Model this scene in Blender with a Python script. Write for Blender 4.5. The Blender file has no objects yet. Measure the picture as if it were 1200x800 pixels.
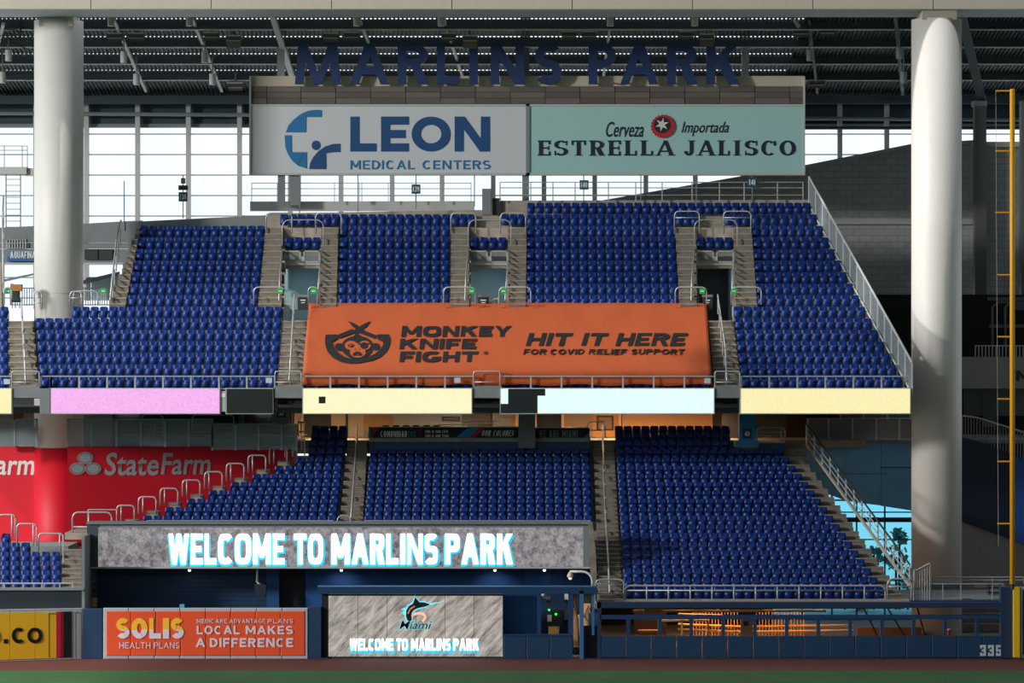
import bpy, math, random
import numpy as np
from mathutils import Vector, Matrix, noise
random.seed(7)
C = bpy.context.scene.collection
S = bpy.context.scene
PI = math.pi

# ------------------------------------------------------------------ camera, sky, sun, exposure
F = 3600.0; H0 = 16.22                       # focal length in pixels of a 1200 px frame, eye height
cd = bpy.data.cameras.new('camera'); cam = bpy.data.objects.new('camera', cd); C.objects.link(cam)
cam.location = (0, 0, H0); cam.rotation_euler = (PI/2, 0, 0)
cd.sensor_width = 36; cd.lens = F*36/1200; cd.clip_start = 1; cd.clip_end = 2000
S.camera = cam
w = bpy.data.worlds.new('sky'); S.world = w; w.use_nodes = True
bg = w.node_tree.nodes['Background']; bg.inputs[0].default_value = (0.86, 0.94, 1.0, 1); bg.inputs[1].default_value = 1.2
SUN_AZ, SUN_EL = 75, 47                      # degrees left of the line of sight behind the camera, above horizon
sd = bpy.data.lights.new('sun', 'SUN'); sd.energy = 2.6; sd.angle = math.radians(2.6); sd.color = (1.0, 0.95, 0.88)
sun = bpy.data.objects.new('sun', sd); C.objects.link(sun)
_a, _e = math.radians(SUN_AZ), math.radians(SUN_EL)
SUN = Vector((-math.sin(_a)*math.cos(_e), -math.cos(_a)*math.cos(_e), math.sin(_e)))
sun.rotation_euler = SUN.to_track_quat('Z', 'Y').to_euler(); sun.location = (-60, 60, 90)
vs = S.view_settings; vs.view_transform = 'Standard'; vs.look = 'None'; vs.gamma = 1; vs.use_curve_mapping = False
vs.exposure = 0.0
# added lamp bank, out of view far left, lighting the sign and stands
BANK = Vector((-125, 88, 46))
bd = bpy.data.lights.new('fill_lamp_bank', 'AREA'); bd.energy = 150000; bd.shape = 'SQUARE'; bd.size = 13; bd.color = (1, .965, .92)
bank = bpy.data.objects.new('fill_lamp_bank', bd); C.objects.link(bank); bank.location = BANK
bank.rotation_euler = (Vector((0, 172, 12))-BANK).to_track_quat('-Z', 'Y').to_euler()

# ------------------------------------------------------------------ helpers
def P(x, y, Y): return ((x-600)*Y/F, Y, H0+(400-y)*Y/F)
def PX(x, Y): return (x-600)*Y/F
def PZ(y, Y): return H0+(400-y)*Y/F

def lin(h):
    h = h.lstrip('#'); c = [int(h[i:i+2], 16)/255 for i in (0, 2, 4)]
    return tuple(v/12.92 if v <= .04045 else ((v+.055)/1.055)**2.4 for v in c) + (1,)

MATS = {}
def mat(name, col, rough=.6, metal=0, emit=0, ecol=None, var=0, scale=3.0, spec=.5, bump=0, bscale=None):
    if name in MATS: return MATS[name]
    m = bpy.data.materials.new(name); m.use_nodes = True; nt = m.node_tree; b = nt.nodes['Principled BSDF']
    c = lin(col) if isinstance(col, str) else tuple(col)+(1,)*(4-len(col))
    b.inputs['Base Color'].default_value = c; b.inputs['Roughness'].default_value = rough
    b.inputs['Metallic'].default_value = metal; b.inputs['Specular IOR Level'].default_value = spec
    if emit:
        b.inputs['Emission Color'].default_value = lin(ecol) if ecol else c; b.inputs['Emission Strength'].default_value = emit
    if var or bump:
        tc = nt.nodes.new('ShaderNodeNewGeometry'); nz = nt.nodes.new('ShaderNodeTexNoise')
        nz.inputs['Scale'].default_value = scale; nz.inputs['Detail'].default_value = 5; nz.inputs['Roughness'].default_value = .65
        nt.links.new(tc.outputs['Position'], nz.inputs['Vector'])
        if var:
            r = nt.nodes.new('ShaderNodeMapRange'); r.inputs['From Min'].default_value = .3; r.inputs['From Max'].default_value = .7
            r.inputs['To Min'].default_value = 1-var; r.inputs['To Max'].default_value = 1+var*.6
            nt.links.new(nz.outputs['Fac'], r.inputs['Value'])
            mx = nt.nodes.new('ShaderNodeMix'); mx.data_type = 'RGBA'; mx.blend_type = 'MULTIPLY'; mx.inputs[0].default_value = 1
            mx.inputs[6].default_value = c; nt.links.new(r.outputs[0], mx.inputs[7]); nt.links.new(mx.outputs[2], b.inputs['Base Color'])
        if bump:
            n2 = nt.nodes.new('ShaderNodeTexNoise'); n2.inputs['Scale'].default_value = bscale or scale*4; n2.inputs['Detail'].default_value = 4
            nt.links.new(tc.outputs['Position'], n2.inputs['Vector'])
            bp = nt.nodes.new('ShaderNodeBump'); bp.inputs['Strength'].default_value = bump; bp.inputs['Distance'].default_value = .1
            nt.links.new(n2.outputs['Fac'], bp.inputs['Height']); nt.links.new(bp.outputs[0], b.inputs['Normal'])
    MATS[name] = m; return m

class MB:
    def __init__(s): s.v = []; s.f = []
    def add(s, vs_, fs):
        o = len(s.v); s.v += [tuple(p) for p in vs_]; s.f += [tuple(i+o for i in f) for f in fs]; return s
    def box(s, x0, x1, y0, y1, z0, z1):
        if x0 > x1: x0, x1 = x1, x0
        if y0 > y1: y0, y1 = y1, y0
        if z0 > z1: z0, z1 = z1, z0
        return s.add([(x0,y0,z0),(x1,y0,z0),(x1,y1,z0),(x0,y1,z0),(x0,y0,z1),(x1,y0,z1),(x1,y1,z1),(x0,y1,z1)],
                     [(0,3,2,1),(4,5,6,7),(0,1,5,4),(1,2,6,5),(2,3,7,6),(3,0,4,7)])
    def pbox(s, xl, xr, yt, yb, Y, dep=.2):       # box whose front face (distance Y) spans those picture columns and rows
        return s.box(PX(xl,Y), PX(xr,Y), Y, Y+dep, PZ(yb,Y), PZ(yt,Y))
    def hexa(s, a, b):                            # two quads (4 points each), joined
        return s.add(list(a)+list(b), [(0,1,2,3),(7,6,5,4),(0,4,5,1),(1,5,6,2),(2,6,7,3),(3,7,4,0)])
    def tube(s, pts, r, n=8, closed=False):
        pts = [Vector(p) for p in pts]; rings = []
        for i, p in enumerate(pts):
            a = pts[i-1] if i else p; b = pts[i+1] if i < len(pts)-1 else p
            d = (b-a).normalized(); u = d.cross(Vector((0,0,1)))
            if u.length < .05: u = d.cross(Vector((0,1,0)))
            u.normalize(); v = d.cross(u)
            rr = r[i] if isinstance(r, (list, tuple)) else r
            rings.append([p+u*math.cos(2*PI*k/n)*rr+v*math.sin(2*PI*k/n)*rr for k in range(n)])
        vv = [q for ring in rings for q in ring]; ff = []
        for i in range(len(pts)-1):
            for k in range(n): ff.append((i*n+k, i*n+(k+1)%n, (i+1)*n+(k+1)%n, (i+1)*n+k))
        ff.append(tuple(range(n))[::-1]); ff.append(tuple((len(pts)-1)*n+k for k in range(n)))
        return s.add(vv, ff)
    def lathe(s, cx, cy, prof, n=32):             # prof: (radius, z)
        vv = [(cx+r*math.cos(2*PI*k/n), cy+r*math.sin(2*PI*k/n), z) for r, z in prof for k in range(n)]; ff = []
        for i in range(len(prof)-1):
            for k in range(n): ff.append((i*n+k, i*n+(k+1)%n, (i+1)*n+(k+1)%n, (i+1)*n+k))
        ff.append(tuple(range(n))[::-1]); ff.append(tuple((len(prof)-1)*n+k for k in range(n)))
        return s.add(vv, ff)
    def prism(s, pts, y0, y1):                    # outline in (x,z), thickness along y
        n = len(pts); vv = [(x,y0,z) for x,z in pts]+[(x,y1,z) for x,z in pts]
        return s.add(vv, [tuple(range(n)), tuple(range(n,2*n))[::-1]]+[(i,i+n,(i+1)%n+n,(i+1)%n) for i in range(n)])
    def mesh(s, name):
        m = bpy.data.meshes.new(name); m.from_pydata(s.v, [], s.f); m.update(); return m
    def build(s, name, m, parent=None, smooth=False, loc=None):
        me = s.mesh(name); me.materials.append(m)
        if smooth: me.polygons.foreach_set('use_smooth', [len(q.vertices) <= 4 for q in me.polygons])
        o = bpy.data.objects.new(name, me); C.objects.link(o)
        if parent: o.parent = parent; o.matrix_parent_inverse = Matrix.Translation(-Vector(parent.location))
        return o

def tag(o, label=None, cat=None, group=None, kind=None):
    if label: o['label'] = label
    if cat: o['category'] = cat
    if group: o['group'] = group
    if kind: o['kind'] = kind
    return o
def thing(name, label, cat, loc=(0,0,0), group=None):
    o = bpy.data.objects.new(name, None); C.objects.link(o); o.location = loc; o.empty_display_size = .3
    return tag(o, label, cat, group)
def struct(name, label=None, loc=(0,0,0)):
    o = bpy.data.objects.new(name, None); C.objects.link(o); o.location = loc; return tag(o, label, None, None, 'structure')
def sbuild(mb, name, m, label=None): return tag(mb.build(name, m), label, None, None, 'structure')
ORD = ['first','second','third','fourth','fifth','sixth','seventh','eighth','ninth','tenth','eleventh','twelfth','thirteenth','fourteenth','fifteenth',
       'sixteenth','seventeenth','eighteenth','nineteenth','twentieth','twenty-first','twenty-second','twenty-third','twenty-fourth','twenty-fifth',
       'twenty-sixth','twenty-seventh','twenty-eighth','twenty-ninth','thirtieth','thirty-first','thirty-second']

# ------------------------------------------------------------------ lettering made of strokes, in picture units (x right, y down)
def rect(x0, y0, x1, y1): return [(x0,y0),(x1,y0),(x1,y1),(x0,y1)]
def glyph(ch, W, H, t, h, p=2.0, serif=0):
    """polygons of one capital in a W x H box (y up), stem width t, bar height h, bowl squareness p"""
    o = []
    t = min(t, W*(.27 if ch in 'MNW' else .36)) if ch not in "I1" else t; h = min(h, H*.3)
    def R(x0,y0,x1,y1): o.append(rect(x0,y0,x1,y1))
    def D(xa,ya,xb,yb,tt=t): o.append([(xa,ya),(xa+tt,ya),(xb+tt,yb),(xb,yb)])   # slanted stem
    def ring(cx,cy,rx,ry,a0,a1,tt=t,hh=h,n=None):
        n = n or max(4, int(abs(a1-a0)/15))
        def pt(a, rx, ry):
            c, s_ = math.cos(a), math.sin(a)
            return (cx+rx*math.copysign(abs(c)**(2/p), c), cy+ry*math.copysign(abs(s_)**(2/p), s_))
        A = [math.radians(a0+(a1-a0)*i/n) for i in range(n+1)]
        irx, iry = max(rx-tt, .001), max(ry-hh, .001)
        for a, b in zip(A, A[1:]): o.append([pt(a,rx,ry),pt(b,rx,ry),pt(b,irx,iry),pt(a,irx,iry)])
    def sf(x, y, up, wd=None):                     # serif bar at a stem end
        if serif: 
            wd = wd or t*1.9; R(x-wd/2, y if up else y-serif, x+wd/2, y+serif if up else y)
    c = ch
    if c == 'A':
        t2 = t if not serif else h*1.2
        D(0,0,W/2-t2/2,H,t2); D(W-t,0,W/2-t*.5,H); R(W*.2,H*.24,W*.8,H*.24+h); 
        sf(t2/2,0,1,t*1.6); sf(W-t/2,0,1)
    elif c == 'B': R(0,0,t,H); ring(W*.45,H*.25,W*.55,H*.27,-90,90); ring(W*.42,H*.75,W*.5,H*.25,-90,90); R(0,0,W*.47,h); R(0,H/2-h/2,W*.47,H/2+h/2); R(0,H-h,W*.47,H)
    elif c == 'C':
        ring(W/2,H/2,W/2,H/2,48 if p<3 else 40,312 if p<3 else 320)
        if serif: R(W*.83,H*.66,W*.83+h*1.3,H*.96)
    elif c == 'D': R(0,0,t,H); ring(W*.4,H/2,W*.6,H/2,-90,90); R(0,0,W*.42,h); R(0,H-h,W*.42,H)
    elif c == 'E':
        x = t*.3 if serif else 0
        R(x,0,x+t,H); R(0,0,W,h); R(0,H-h,W,H); R(x,H/2-h/2,W*.88,H/2+h/2)
        if serif: R(W-h,0,W,H*.28); R(W-h,H*.74,W,H); R(W*.8,H*.36,W*.88,H*.64)
    elif c == 'F': R(0,0,t,H); R(0,H-h,W,H); R(0,H*.46-h/2,W*.88,H*.46+h/2)
    elif c == 'G': ring(W/2,H/2,W/2,H/2,48,335); R(W-t,H*.14,W,H*.5); R(W*.52,H*.5-h,W,H*.5)
    elif c == 'H': R(0,0,t,H); R(W-t,0,W,H); R(0,H/2-h/2,W,H/2+h/2)
    elif c == 'I': R(W/2-t/2,0,W/2+t/2,H); sf(W/2,0,1); sf(W/2,H,0)
    elif c == 'J':
        R(W-t-(t*.3 if serif else 0),H*.3,W-(t*.3 if serif else 0),H); ring(W/2-(t*.15 if serif else 0),H*.3,W/2-(t*.15 if serif else 0),H*.3,180,360); sf(W-t*.8,H,0)
    elif c == 'K': R(0,0,t,H); o.append([(t*.9,H*.36),(t*.9,H*.36+t*1.15),(W-t*1.25,H),(W,H)]); o.append([(t*1.2,H*.52),(t*2.1,H*.72),(W,0),(W-t*1.25,0)])
    elif c == 'L':
        x = t*.3 if serif else 0
        R(x,0,x+t,H); R(0,0,W,h); sf(x+t/2,H,0)
        if serif: R(W-h,0,W,H*.32)
    elif c == 'M': R(0,0,t,H); R(W-t,0,W,H); q=t*1.05; o.append([(0,H),(q,H),(W/2+q*.45,H*.22),(W/2-q*.45,H*.22)]); o.append([(W,H),(W-q,H),(W/2-q*.45,H*.22),(W/2+q*.45,H*.22)])
    elif c == 'm': D(0,0,W*.08,H); D(W-t,0,W*.92-t,H); q=t*.95; o.append([(W*.08,H),(W*.08+q,H),(W/2+q*.5,0),(W/2-q*.5,0)]); o.append([(W*.92,H),(W*.92-q,H),(W/2-q*.5,0),(W/2+q*.5,0)])
    elif c == 'N': R(0,0,t,H); R(W-t,0,W,H); q=t*1.1; o.append([(0,H),(q,H),(W,0),(W-q,0)])
    elif c in 'O0': ring(W/2,H/2,W/2,H/2,0,360,n=28)
    elif c == 'P': R(0,0,t,H); ring(W*.48,H*.7,W*.52,H*.3,-90,90); R(0,H*.4,W*.5,H*.4+h); R(0,H-h,W*.5,H)
    elif c == 'R':
        x = t*.3 if serif else 0
        R(x,0,x+t,H); ring(W*.48,H*.72,W*.5,H*.28,-90,90); R(x,H*.44,W*.5,H*.44+h); R(0,H-h,W*.5,H)
        o.append([(W*.42,H*.48),(W*.42+t*1.1,H*.48),(W,0),(W-t*1.2,0)]); sf(x+t/2,0,1); sf(W-t*.5,0,1,t*1.3)
    elif c == 'S':
        r1 = H*.27+h*.12; r2 = H-r1-h*0
        cy1, ry1 = (H/2+h/2)/2, (H/2+h/2)/2; cy2, ry2 = H-(H/2+h/2)/2, (H/2+h/2)/2
        ring(W/2,cy2,W/2,ry2,35,270); ring(W/2,cy1,W/2,ry1,-145,90)
        if serif: R(W*.86,H*.68,W*.95,H*.98); R(W*.03,H*.02,W*.12,H*.32)
    elif c == 'T':
        R(W/2-t/2,0,W/2+t/2,H); R(0,H-h,W,H); sf(W/2,0,1)
        if serif: R(0,H*.7,h,H); R(W-h,H*.7,W,H)
    elif c == 'U': R(0,H*.4,t,H); R(W-t,H*.4,W,H); ring(W/2,H*.4,W/2,H*.4,180,360)
    elif c == 'V': o.append([(0,H),(t,H),(W/2+t/2,0),(W/2-t/2,0)]); o.append([(W,H),(W-t,H),(W/2-t/2,0),(W/2+t/2,0)])
    elif c == 'W':
        q = t*.9
        for a,b in ((0,.28),(.5,.28),(.5,.72),(1,.72)):
            xa = a*W; xb = b*W; sh = 0 if a == 0 else (-q if a == 1 else -q/2)
            o.append([(xa+sh,H),(xa+sh+q,H),(xb+q/2,0),(xb-q/2,0)])
    elif c == 'X': o.append([(0,H),(t*1.2,H),(W,0),(W-t*1.2,0)]); o.append([(W,H),(W-t*1.2,H),(0,0),(t*1.2,0)])
    elif c == 'Y': R(W/2-t/2,0,W/2+t/2,H*.45); o.append([(0,H),(t*1.1,H),(W/2+t/2,H*.4),(W/2-t/2,H*.4)]); o.append([(W,H),(W-t*1.1,H),(W/2-t/2,H*.4),(W/2+t/2,H*.4)])
    elif c == 'Z': R(0,0,W,h); R(0,H-h,W,H); D(0,h,W-t,H-h)
    elif c == '1': R(W/2-t/2,0,W/2+t/2,H); o.append([(W*.1,H*.72),(W*.5,H*.82),(W*.5,H),(W*.35,H)])
    elif c == '3' and p >= 4: R(0,H-h,W,H); R(W*.3,H/2-h/2,W,H/2+h/2); R(0,0,W,h); R(W-t,0,W,H); R(0,0,t,H*.3); R(0,H*.7,t,H)
    elif c == '5' and p >= 4: R(0,H-h,W,H); R(0,H/2-h/2,W,H/2+h/2); R(0,0,W,h); R(W-t,0,W,H/2); R(0,H/2,t,H); R(0,0,t,H*.3)
    elif c == '3': ring(W/2,H*.26,W/2,H*.28,-150,90); ring(W/2,H*.75,W/2,H*.26,-90,150)
    elif c == '5': R(0,H*.5,t,H); R(0,H-h,W,H); ring(W/2,H*.33,W/2,H*.33,-150,140)
    elif c == '4': R(W*.62,0,W*.62+t,H); R(0,H*.2,W,H*.2+h); D(0,H*.25,W*.55,H,t*.9)
    elif c == '9': ring(W/2,H*.7,W/2,H*.3,0,360); R(W-t,H*.2,W,H*.7); ring(W/2,H*.3,W/2,H*.3,-140,0)
    elif c == '8': ring(W/2,H*.27,W/2,H*.27,0,360); ring(W/2,H*.75,W/2*.92,H*.25,0,360)
    elif c == 'Q': ring(W/2,H/2,W/2,H/2,0,360,n=28); o.append([(W*.5,H*.3),(W*.65,H*.35),(W*1.02,-H*.05),(W*.8,-H*.05)])
    elif c == '.': R(0,0,t,t)
    elif c == "'": R(0,H*.65,t*.7,H)
    return o
class Poly(list): g = None
WD = dict(I=.34, M=1.18, m=1.15, W=1.35, L=.78, E=.8, F=.78, T=.9, J=.7, S=.86, O=1.08, C=.98, G=1.04, N=1.0, A=1.08, K=1.0, X=1.0, Y=1.0, V=1.0)
WD.update({' ':.5, '.':.3, '1':.6, "'":.25})
def text(s, x0, x1, yt, yb, wt=.2, ht=None, gap=.14, p=2.0, slant=0, serif=0, wide=.78):
    """a line of capitals fitted to the picture rectangle; wt/ht stem/bar weight as a share of the cap height"""
    H = yb-yt; ht = ht if ht is not None else wt*.85
    ws = [WD.get(c, .92)*wide*H if c != 'I' else wt*H*(1.25 if not serif else 1.9) for c in s]
    tot = sum(ws)+gap*H*(len(s)-1); k = (x1-x0-slant*H)/tot; out = []; x = 0
    t = min(wt*H/k*1.0, wt*H*1.6, (.33*wide*H if not serif else 9e9) if p > 3 else 9e9)
    ws = [wq if c != 'I' else t*(1.0 if not serif else 1.9) for c, wq in zip(s, ws)]
    tot = sum(ws)+gap*H*(len(s)-1); k = (x1-x0-slant*H)/tot
    for c, wq in zip(s, ws):
        for poly in glyph(c, wq, H, t, ht*H, p, serif*H):
            out.append(Poly([(x0+(x+a)*k+slant*b, yb-b) for a, b in poly])); out[-1].g = x0+x
        x += wq+gap*H
    return out
def disc(cx, cy, rx, ry=None, n=20, a0=0, a1=360):
    ry = ry or rx; return [(cx+rx*math.cos(math.radians(a0+(a1-a0)*i/n)), cy+ry*math.sin(math.radians(a0+(a1-a0)*i/n))) for i in range(n if a1-a0 == 360 else n+1)]
def annulus(cx, cy, rx, ry, k, n=28, a0=0, a1=360):
    A = [math.radians(a0+(a1-a0)*i/n) for i in range(n+1)]
    return [[(cx+rx*math.cos(a),cy+ry*math.sin(a)),(cx+rx*math.cos(b),cy+ry*math.sin(b)),(cx+(rx-k)*math.cos(b),cy+(ry-k)*math.sin(b)),(cx+(rx-k)*math.cos(a),cy+(ry-k)*math.sin(a))] for a, b in zip(A, A[1:])]
def stroke(pts, wd):
    out = []
    for (xa,ya),(xb,yb) in zip(pts, pts[1:]):
        d = math.hypot(xb-xa, yb-ya) or 1; nx, ny = -(yb-ya)/d*wd/2, (xb-xa)/d*wd/2
        out.append([(xa+nx,ya+ny),(xb+nx,yb+ny),(xb-nx,yb-ny),(xa-nx,ya-ny)])
    return out
def Yflat(Y): return lambda x, y: P(x, y, Y)
def decal(polys, f, name, m, parent, dep=.03):
    """raised print: each polygon becomes a thin solid whose front lies on f(x, y)"""
    if any(getattr(q, 'g', None) is not None for q in polys):        # larger lines: one object per letter
        ys = [y for q in polys for x, y in q]; gs = []
        for q in polys:
            if getattr(q, 'g', None) not in gs: gs.append(getattr(q, 'g', None))
        if max(ys)-min(ys) >= 9 and 'glow' not in name:
            for g in gs: decal([list(q) for q in polys if getattr(q, 'g', None) == g], f, 'digit' if 'number' in name else 'letter', m, parent, dep)
            return None
    mb = MB()
    for ip, poly in enumerate(polys):
        a = sum(poly[i][0]*poly[(i+1)%len(poly)][1]-poly[(i+1)%len(poly)][0]*poly[i][1] for i in range(len(poly)))
        if a > 0: poly = poly[::-1]
        fr = [f(x, y) for x, y in poly]; n = len(fr); st = (ip % 9)*min(.0022, dep/9); fr = [(q[0], q[1]-st, q[2]) for q in fr]   # neighbouring strokes a hair apart
        mb.add(fr+[(q[0], q[1]+dep, q[2]) for q in fr], [tuple(range(n))[::-1], tuple(range(n, 2*n))]+[(i,(i+1)%n,(i+1)%n+n,i+n) for i in range(n)])
    return mb.build(name, m, parent)
def soft_text(s, x0, x1, yt, yb, f, name, m, parent, bold=0, slant=0, dep=.02):
    """lower-case line in Blender's built-in face, fitted to the picture rectangle"""
    cu = bpy.data.curves.new('t', 'FONT'); cu.body = s; cu.offset = bold; cu.resolution_u = 3; cu.space_character = 1.02
    o = bpy.data.objects.new('t', cu); C.objects.link(o); bpy.context.view_layer.update()
    me = bpy.data.meshes.new_from_object(o.evaluated_get(bpy.context.evaluated_depsgraph_get())); bpy.data.objects.remove(o); bpy.data.curves.remove(cu)
    v = [(q.co.x+slant*q.co.y, q.co.y) for q in me.vertices]; xs = [a for a, b in v]; ys = [b for a, b in v]
    X0, X1, Z0, Z1 = min(xs), max(xs), min(ys), max(ys)
    for q, (a, b) in zip(me.vertices, v): q.co = f(x0+(a-X0)/(X1-X0)*(x1-x0), yb-(b-Z0)/(Z1-Z0)*(yb-yt))
    me.materials.clear(); me.materials.append(m); me.name = name
    ob = bpy.data.objects.new(name, me); C.objects.link(ob)
    if parent: ob.parent = parent; ob.matrix_parent_inverse = Matrix.Translation(-Vector(parent.location))
    return ob

# ------------------------------------------------------------------ materials
CON = mat('concrete', '#a69d90', .85, var=.28, scale=1.2, bump=.15)
COND = mat('old_concrete', '#8d857a', .9, var=.35, scale=2.0, bump=.15)
CONG = mat('grey_concrete', '#7f8486', .9, var=.15, scale=.8)
STEEL = mat('galvanised_rail', '#b9bcbd', .4, metal=.35)
SEATM = mat('navy_seat_plastic', (0.002, 0.027, 0.18), .4, spec=.32)
SEATD = mat('seat_casting', (0.01, 0.02, 0.06), .5)
PADB = mat('blue_wall_pad', '#0e3a5e', .7, var=.12, scale=2)
BEAMB = mat('blue_steel', '#113c66', .5)
RECB = mat('blue_painted_wall', '#0f4d8a', .6, var=.1, scale=1)
NAVY = mat('navy_paint', '#152f55', .6)
WHITEC = mat('white_column_paint', '#dcdad5', .5, var=.04, scale=.5)
BEIGE = mat('beige_steel', '#b9b2a4', .6, var=.05)
SOFF = mat('soffit_grey', '#93a0a4', .6)
DARKS = mat('dark_roof_steel', '#39444b', .6)
DECK = mat('roof_deck', '#2c363c', .6)
LGREY = mat('light_grey_paint', '#b4b7b5', .55)
MGREY = mat('mid_grey_paint', '#7a8084', .6)
DGREY = mat('dark_grey_paint', '#2b3034', .6)
BLACK = mat('black_print', '#0b0f14', .6)
WHITE = mat('white_print', '#e8e8e6', .6)
RED = mat('red_wall_vinyl', '#e0142d', .55, var=.05, scale=.7)
ORANGE = mat('orange_banner_cloth', '#ad4d20', .8, var=.07, scale=5)
YEL = mat('foul_pole_yellow', '#ffb416', .45)
SOLISO = mat('orange_advert_vinyl', '#ef5423', .6)
ADY = mat('yellow_advert_vinyl', '#ffc425', .6)
GRASS = mat('grass', '#275a26', .95, var=.25, scale=.25, bump=.4, bscale=12)
TRACK = mat('warning_track_clay', '#5c2a22', .95, var=.15, scale=6, bump=.3)
GLASSM = bpy.data.materials.new('clear_glass'); GLASSM.use_nodes = True
def glass(m, tint, refl=.06):
    nt = m.node_tree; nt.nodes.clear(); o = nt.nodes.new('ShaderNodeOutputMaterial'); mx = nt.nodes.new('ShaderNodeMixShader')
    t = nt.nodes.new('ShaderNodeBsdfTransparent'); g = nt.nodes.new('ShaderNodeBsdfGlossy'); t.inputs[0].default_value = tint; g.inputs['Roughness'].default_value = .05
    mx.inputs[0].default_value = refl; nt.links.new(t.outputs[0], mx.inputs[1]); nt.links.new(g.outputs[0], mx.inputs[2]); nt.links.new(mx.outputs[0], o.inputs[0])
glass(GLASSM, (.99, 1, 1, 1), .03)
CYG = bpy.data.materials.new('blue_tinted_glass'); CYG.use_nodes = True; glass(CYG, (.45, .82, .96, 1), .04)
def frosted(name, tint, f):
    m = bpy.data.materials.new(name); m.use_nodes = True; nt = m.node_tree; nt.nodes.clear(); o = nt.nodes.new('ShaderNodeOutputMaterial'); mx = nt.nodes.new('ShaderNodeMixShader')
    t = nt.nodes.new('ShaderNodeBsdfTransparent'); g = nt.nodes.new('ShaderNodeBsdfDiffuse'); g.inputs[0].default_value = tint
    mx.inputs[0].default_value = f; nt.links.new(t.outputs[0], mx.inputs[1]); nt.links.new(g.outputs[0], mx.inputs[2]); nt.links.new(mx.outputs[0], o.inputs[0]); return m
HAZG = frosted('hazy_rail_glass', (.25, .3, .33, 1), .42)
MESHP = frosted('mesh_infill', (.35, .36, .36, 1), .55)
def screen_mat(name, c1, c2, strength, scale=6, detail=6, lo=.35, hi=.65, diag=0, sx=1, sz=1):
    m = bpy.data.materials.new(name); m.use_nodes = True; nt = m.node_tree; b = nt.nodes['Principled BSDF']
    b.inputs['Base Color'].default_value = (.02,.02,.02,1); b.inputs['Roughness'].default_value = .5; b.inputs['Emission Strength'].default_value = strength
    g = nt.nodes.new('ShaderNodeNewGeometry'); mp = nt.nodes.new('ShaderNodeMapping'); nz = nt.nodes.new('ShaderNodeTexNoise')
    mp.inputs['Scale'].default_value = (sx, 1, sz); m0 = nt.nodes.new('ShaderNodeMapping'); m0.inputs['Rotation'].default_value = (0, diag, 0)
    nz.inputs['Scale'].default_value = scale; nz.inputs['Detail'].default_value = detail; nz.inputs['Roughness'].default_value = .75
    cr = nt.nodes.new('ShaderNodeValToRGB'); cr.color_ramp.elements[0].position = lo; cr.color_ramp.elements[1].position = hi
    cr.color_ramp.elements[0].color = lin(c1); cr.color_ramp.elements[1].color = lin(c2)
    nt.links.new(g.outputs['Position'], m0.inputs[0]); nt.links.new(m0.outputs[0], mp.inputs[0]); nt.links.new(mp.outputs[0], nz.inputs['Vector']); nt.links.new(nz.outputs['Fac'], cr.inputs[0]); nt.links.new(cr.outputs[0], b.inputs['Emission Color'])
    return m
LEDP = screen_mat('pink_led', '#e89be0', '#ffc4fb', 1.0, 14)
LEDY = screen_mat('pale_yellow_led', '#fff0a8', '#fffbe0', 1.0, 14)
LEDY2 = screen_mat('yellow_led', '#f5e79a', '#fff8cc', 1.0, 14)
LEDC = screen_mat('cold_white_led', '#d2fbfb', '#f6ffff', 1.0, 14)
LEDO = mat('led_off', '#14201f', .5)
SCR1 = screen_mat('led_concrete_picture', '#4e4c50', '#b3adb2', .85, 3.2, 12, .36, .62)
SCR2 = screen_mat('led_stone_picture', '#5d5753', '#d8d0c6', .9, 2.2, 12, .34, .66, .8, .35, 1.6)
LEDW = mat('led_white_letters', '#ffffff', emit=1.6, ecol='#ffffff')
LEDCY = mat('led_cyan_letters', '#19b4d8', emit=1.0, ecol='#19b4d8')
GREENL = mat('green_exit_sign', '#1c9a4a', emit=.35)
TEAL = mat('teal_sign', '#1c5468', .5)
WARMW = mat('warm_concourse_wall', '#bfa889', .7)
LAMPW = mat('warm_lamp_glow', '#ffb45e', emit=14, ecol='#ff9a3c')
LAMPN = mat('neutral_lamp_glow', '#ffd9a8', emit=10, ecol='#ffd09a')

# ------------------------------------------------------------------ ground
sbuild(MB().box(-160, 160, -30, 151.6, -.4, 0), 'ground_grass', GRASS, 'mown green outfield grass')
sbuild(MB().box(-160, 160, 151.6, 158.2, -.4, .004), 'warning_track', TRACK, 'red brown clay warning track below the outfield fence')
sbuild(MB().box(-60, 60, 179.3, 300, -.5, -.1), 'ground_pavement', mat('pale_paving','#d5d3cc',.9), 'pale outdoor paving beyond the tinted glass')
sbuild(MB().box(-60, 60, 158.2, 179.2, -.4, 0), 'floor', COND, 'grey floor of the field level concourse')

# ------------------------------------------------------------------ seating geometry
D = .83; YL = 158.0; YU = 165.0; SB = .52; SH = .80; PITCH = .513
def lo_y(i): return 687-10.687*i+.0417*i*i
def lo_Y(i): return YL+D*i
def lo_z(i): return PZ(lo_y(i), lo_Y(i)+SB)-SH
def up_Y(i): return YU+D*i
def up_z(i): return PZ(440.5-13.53*i, up_Y(i)+SB)-SH
def bl_Y(i): return 158.6+D*i
def bl_z(i): return PZ(679-10.8*i, bl_Y(i)+SB)-SH

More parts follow.
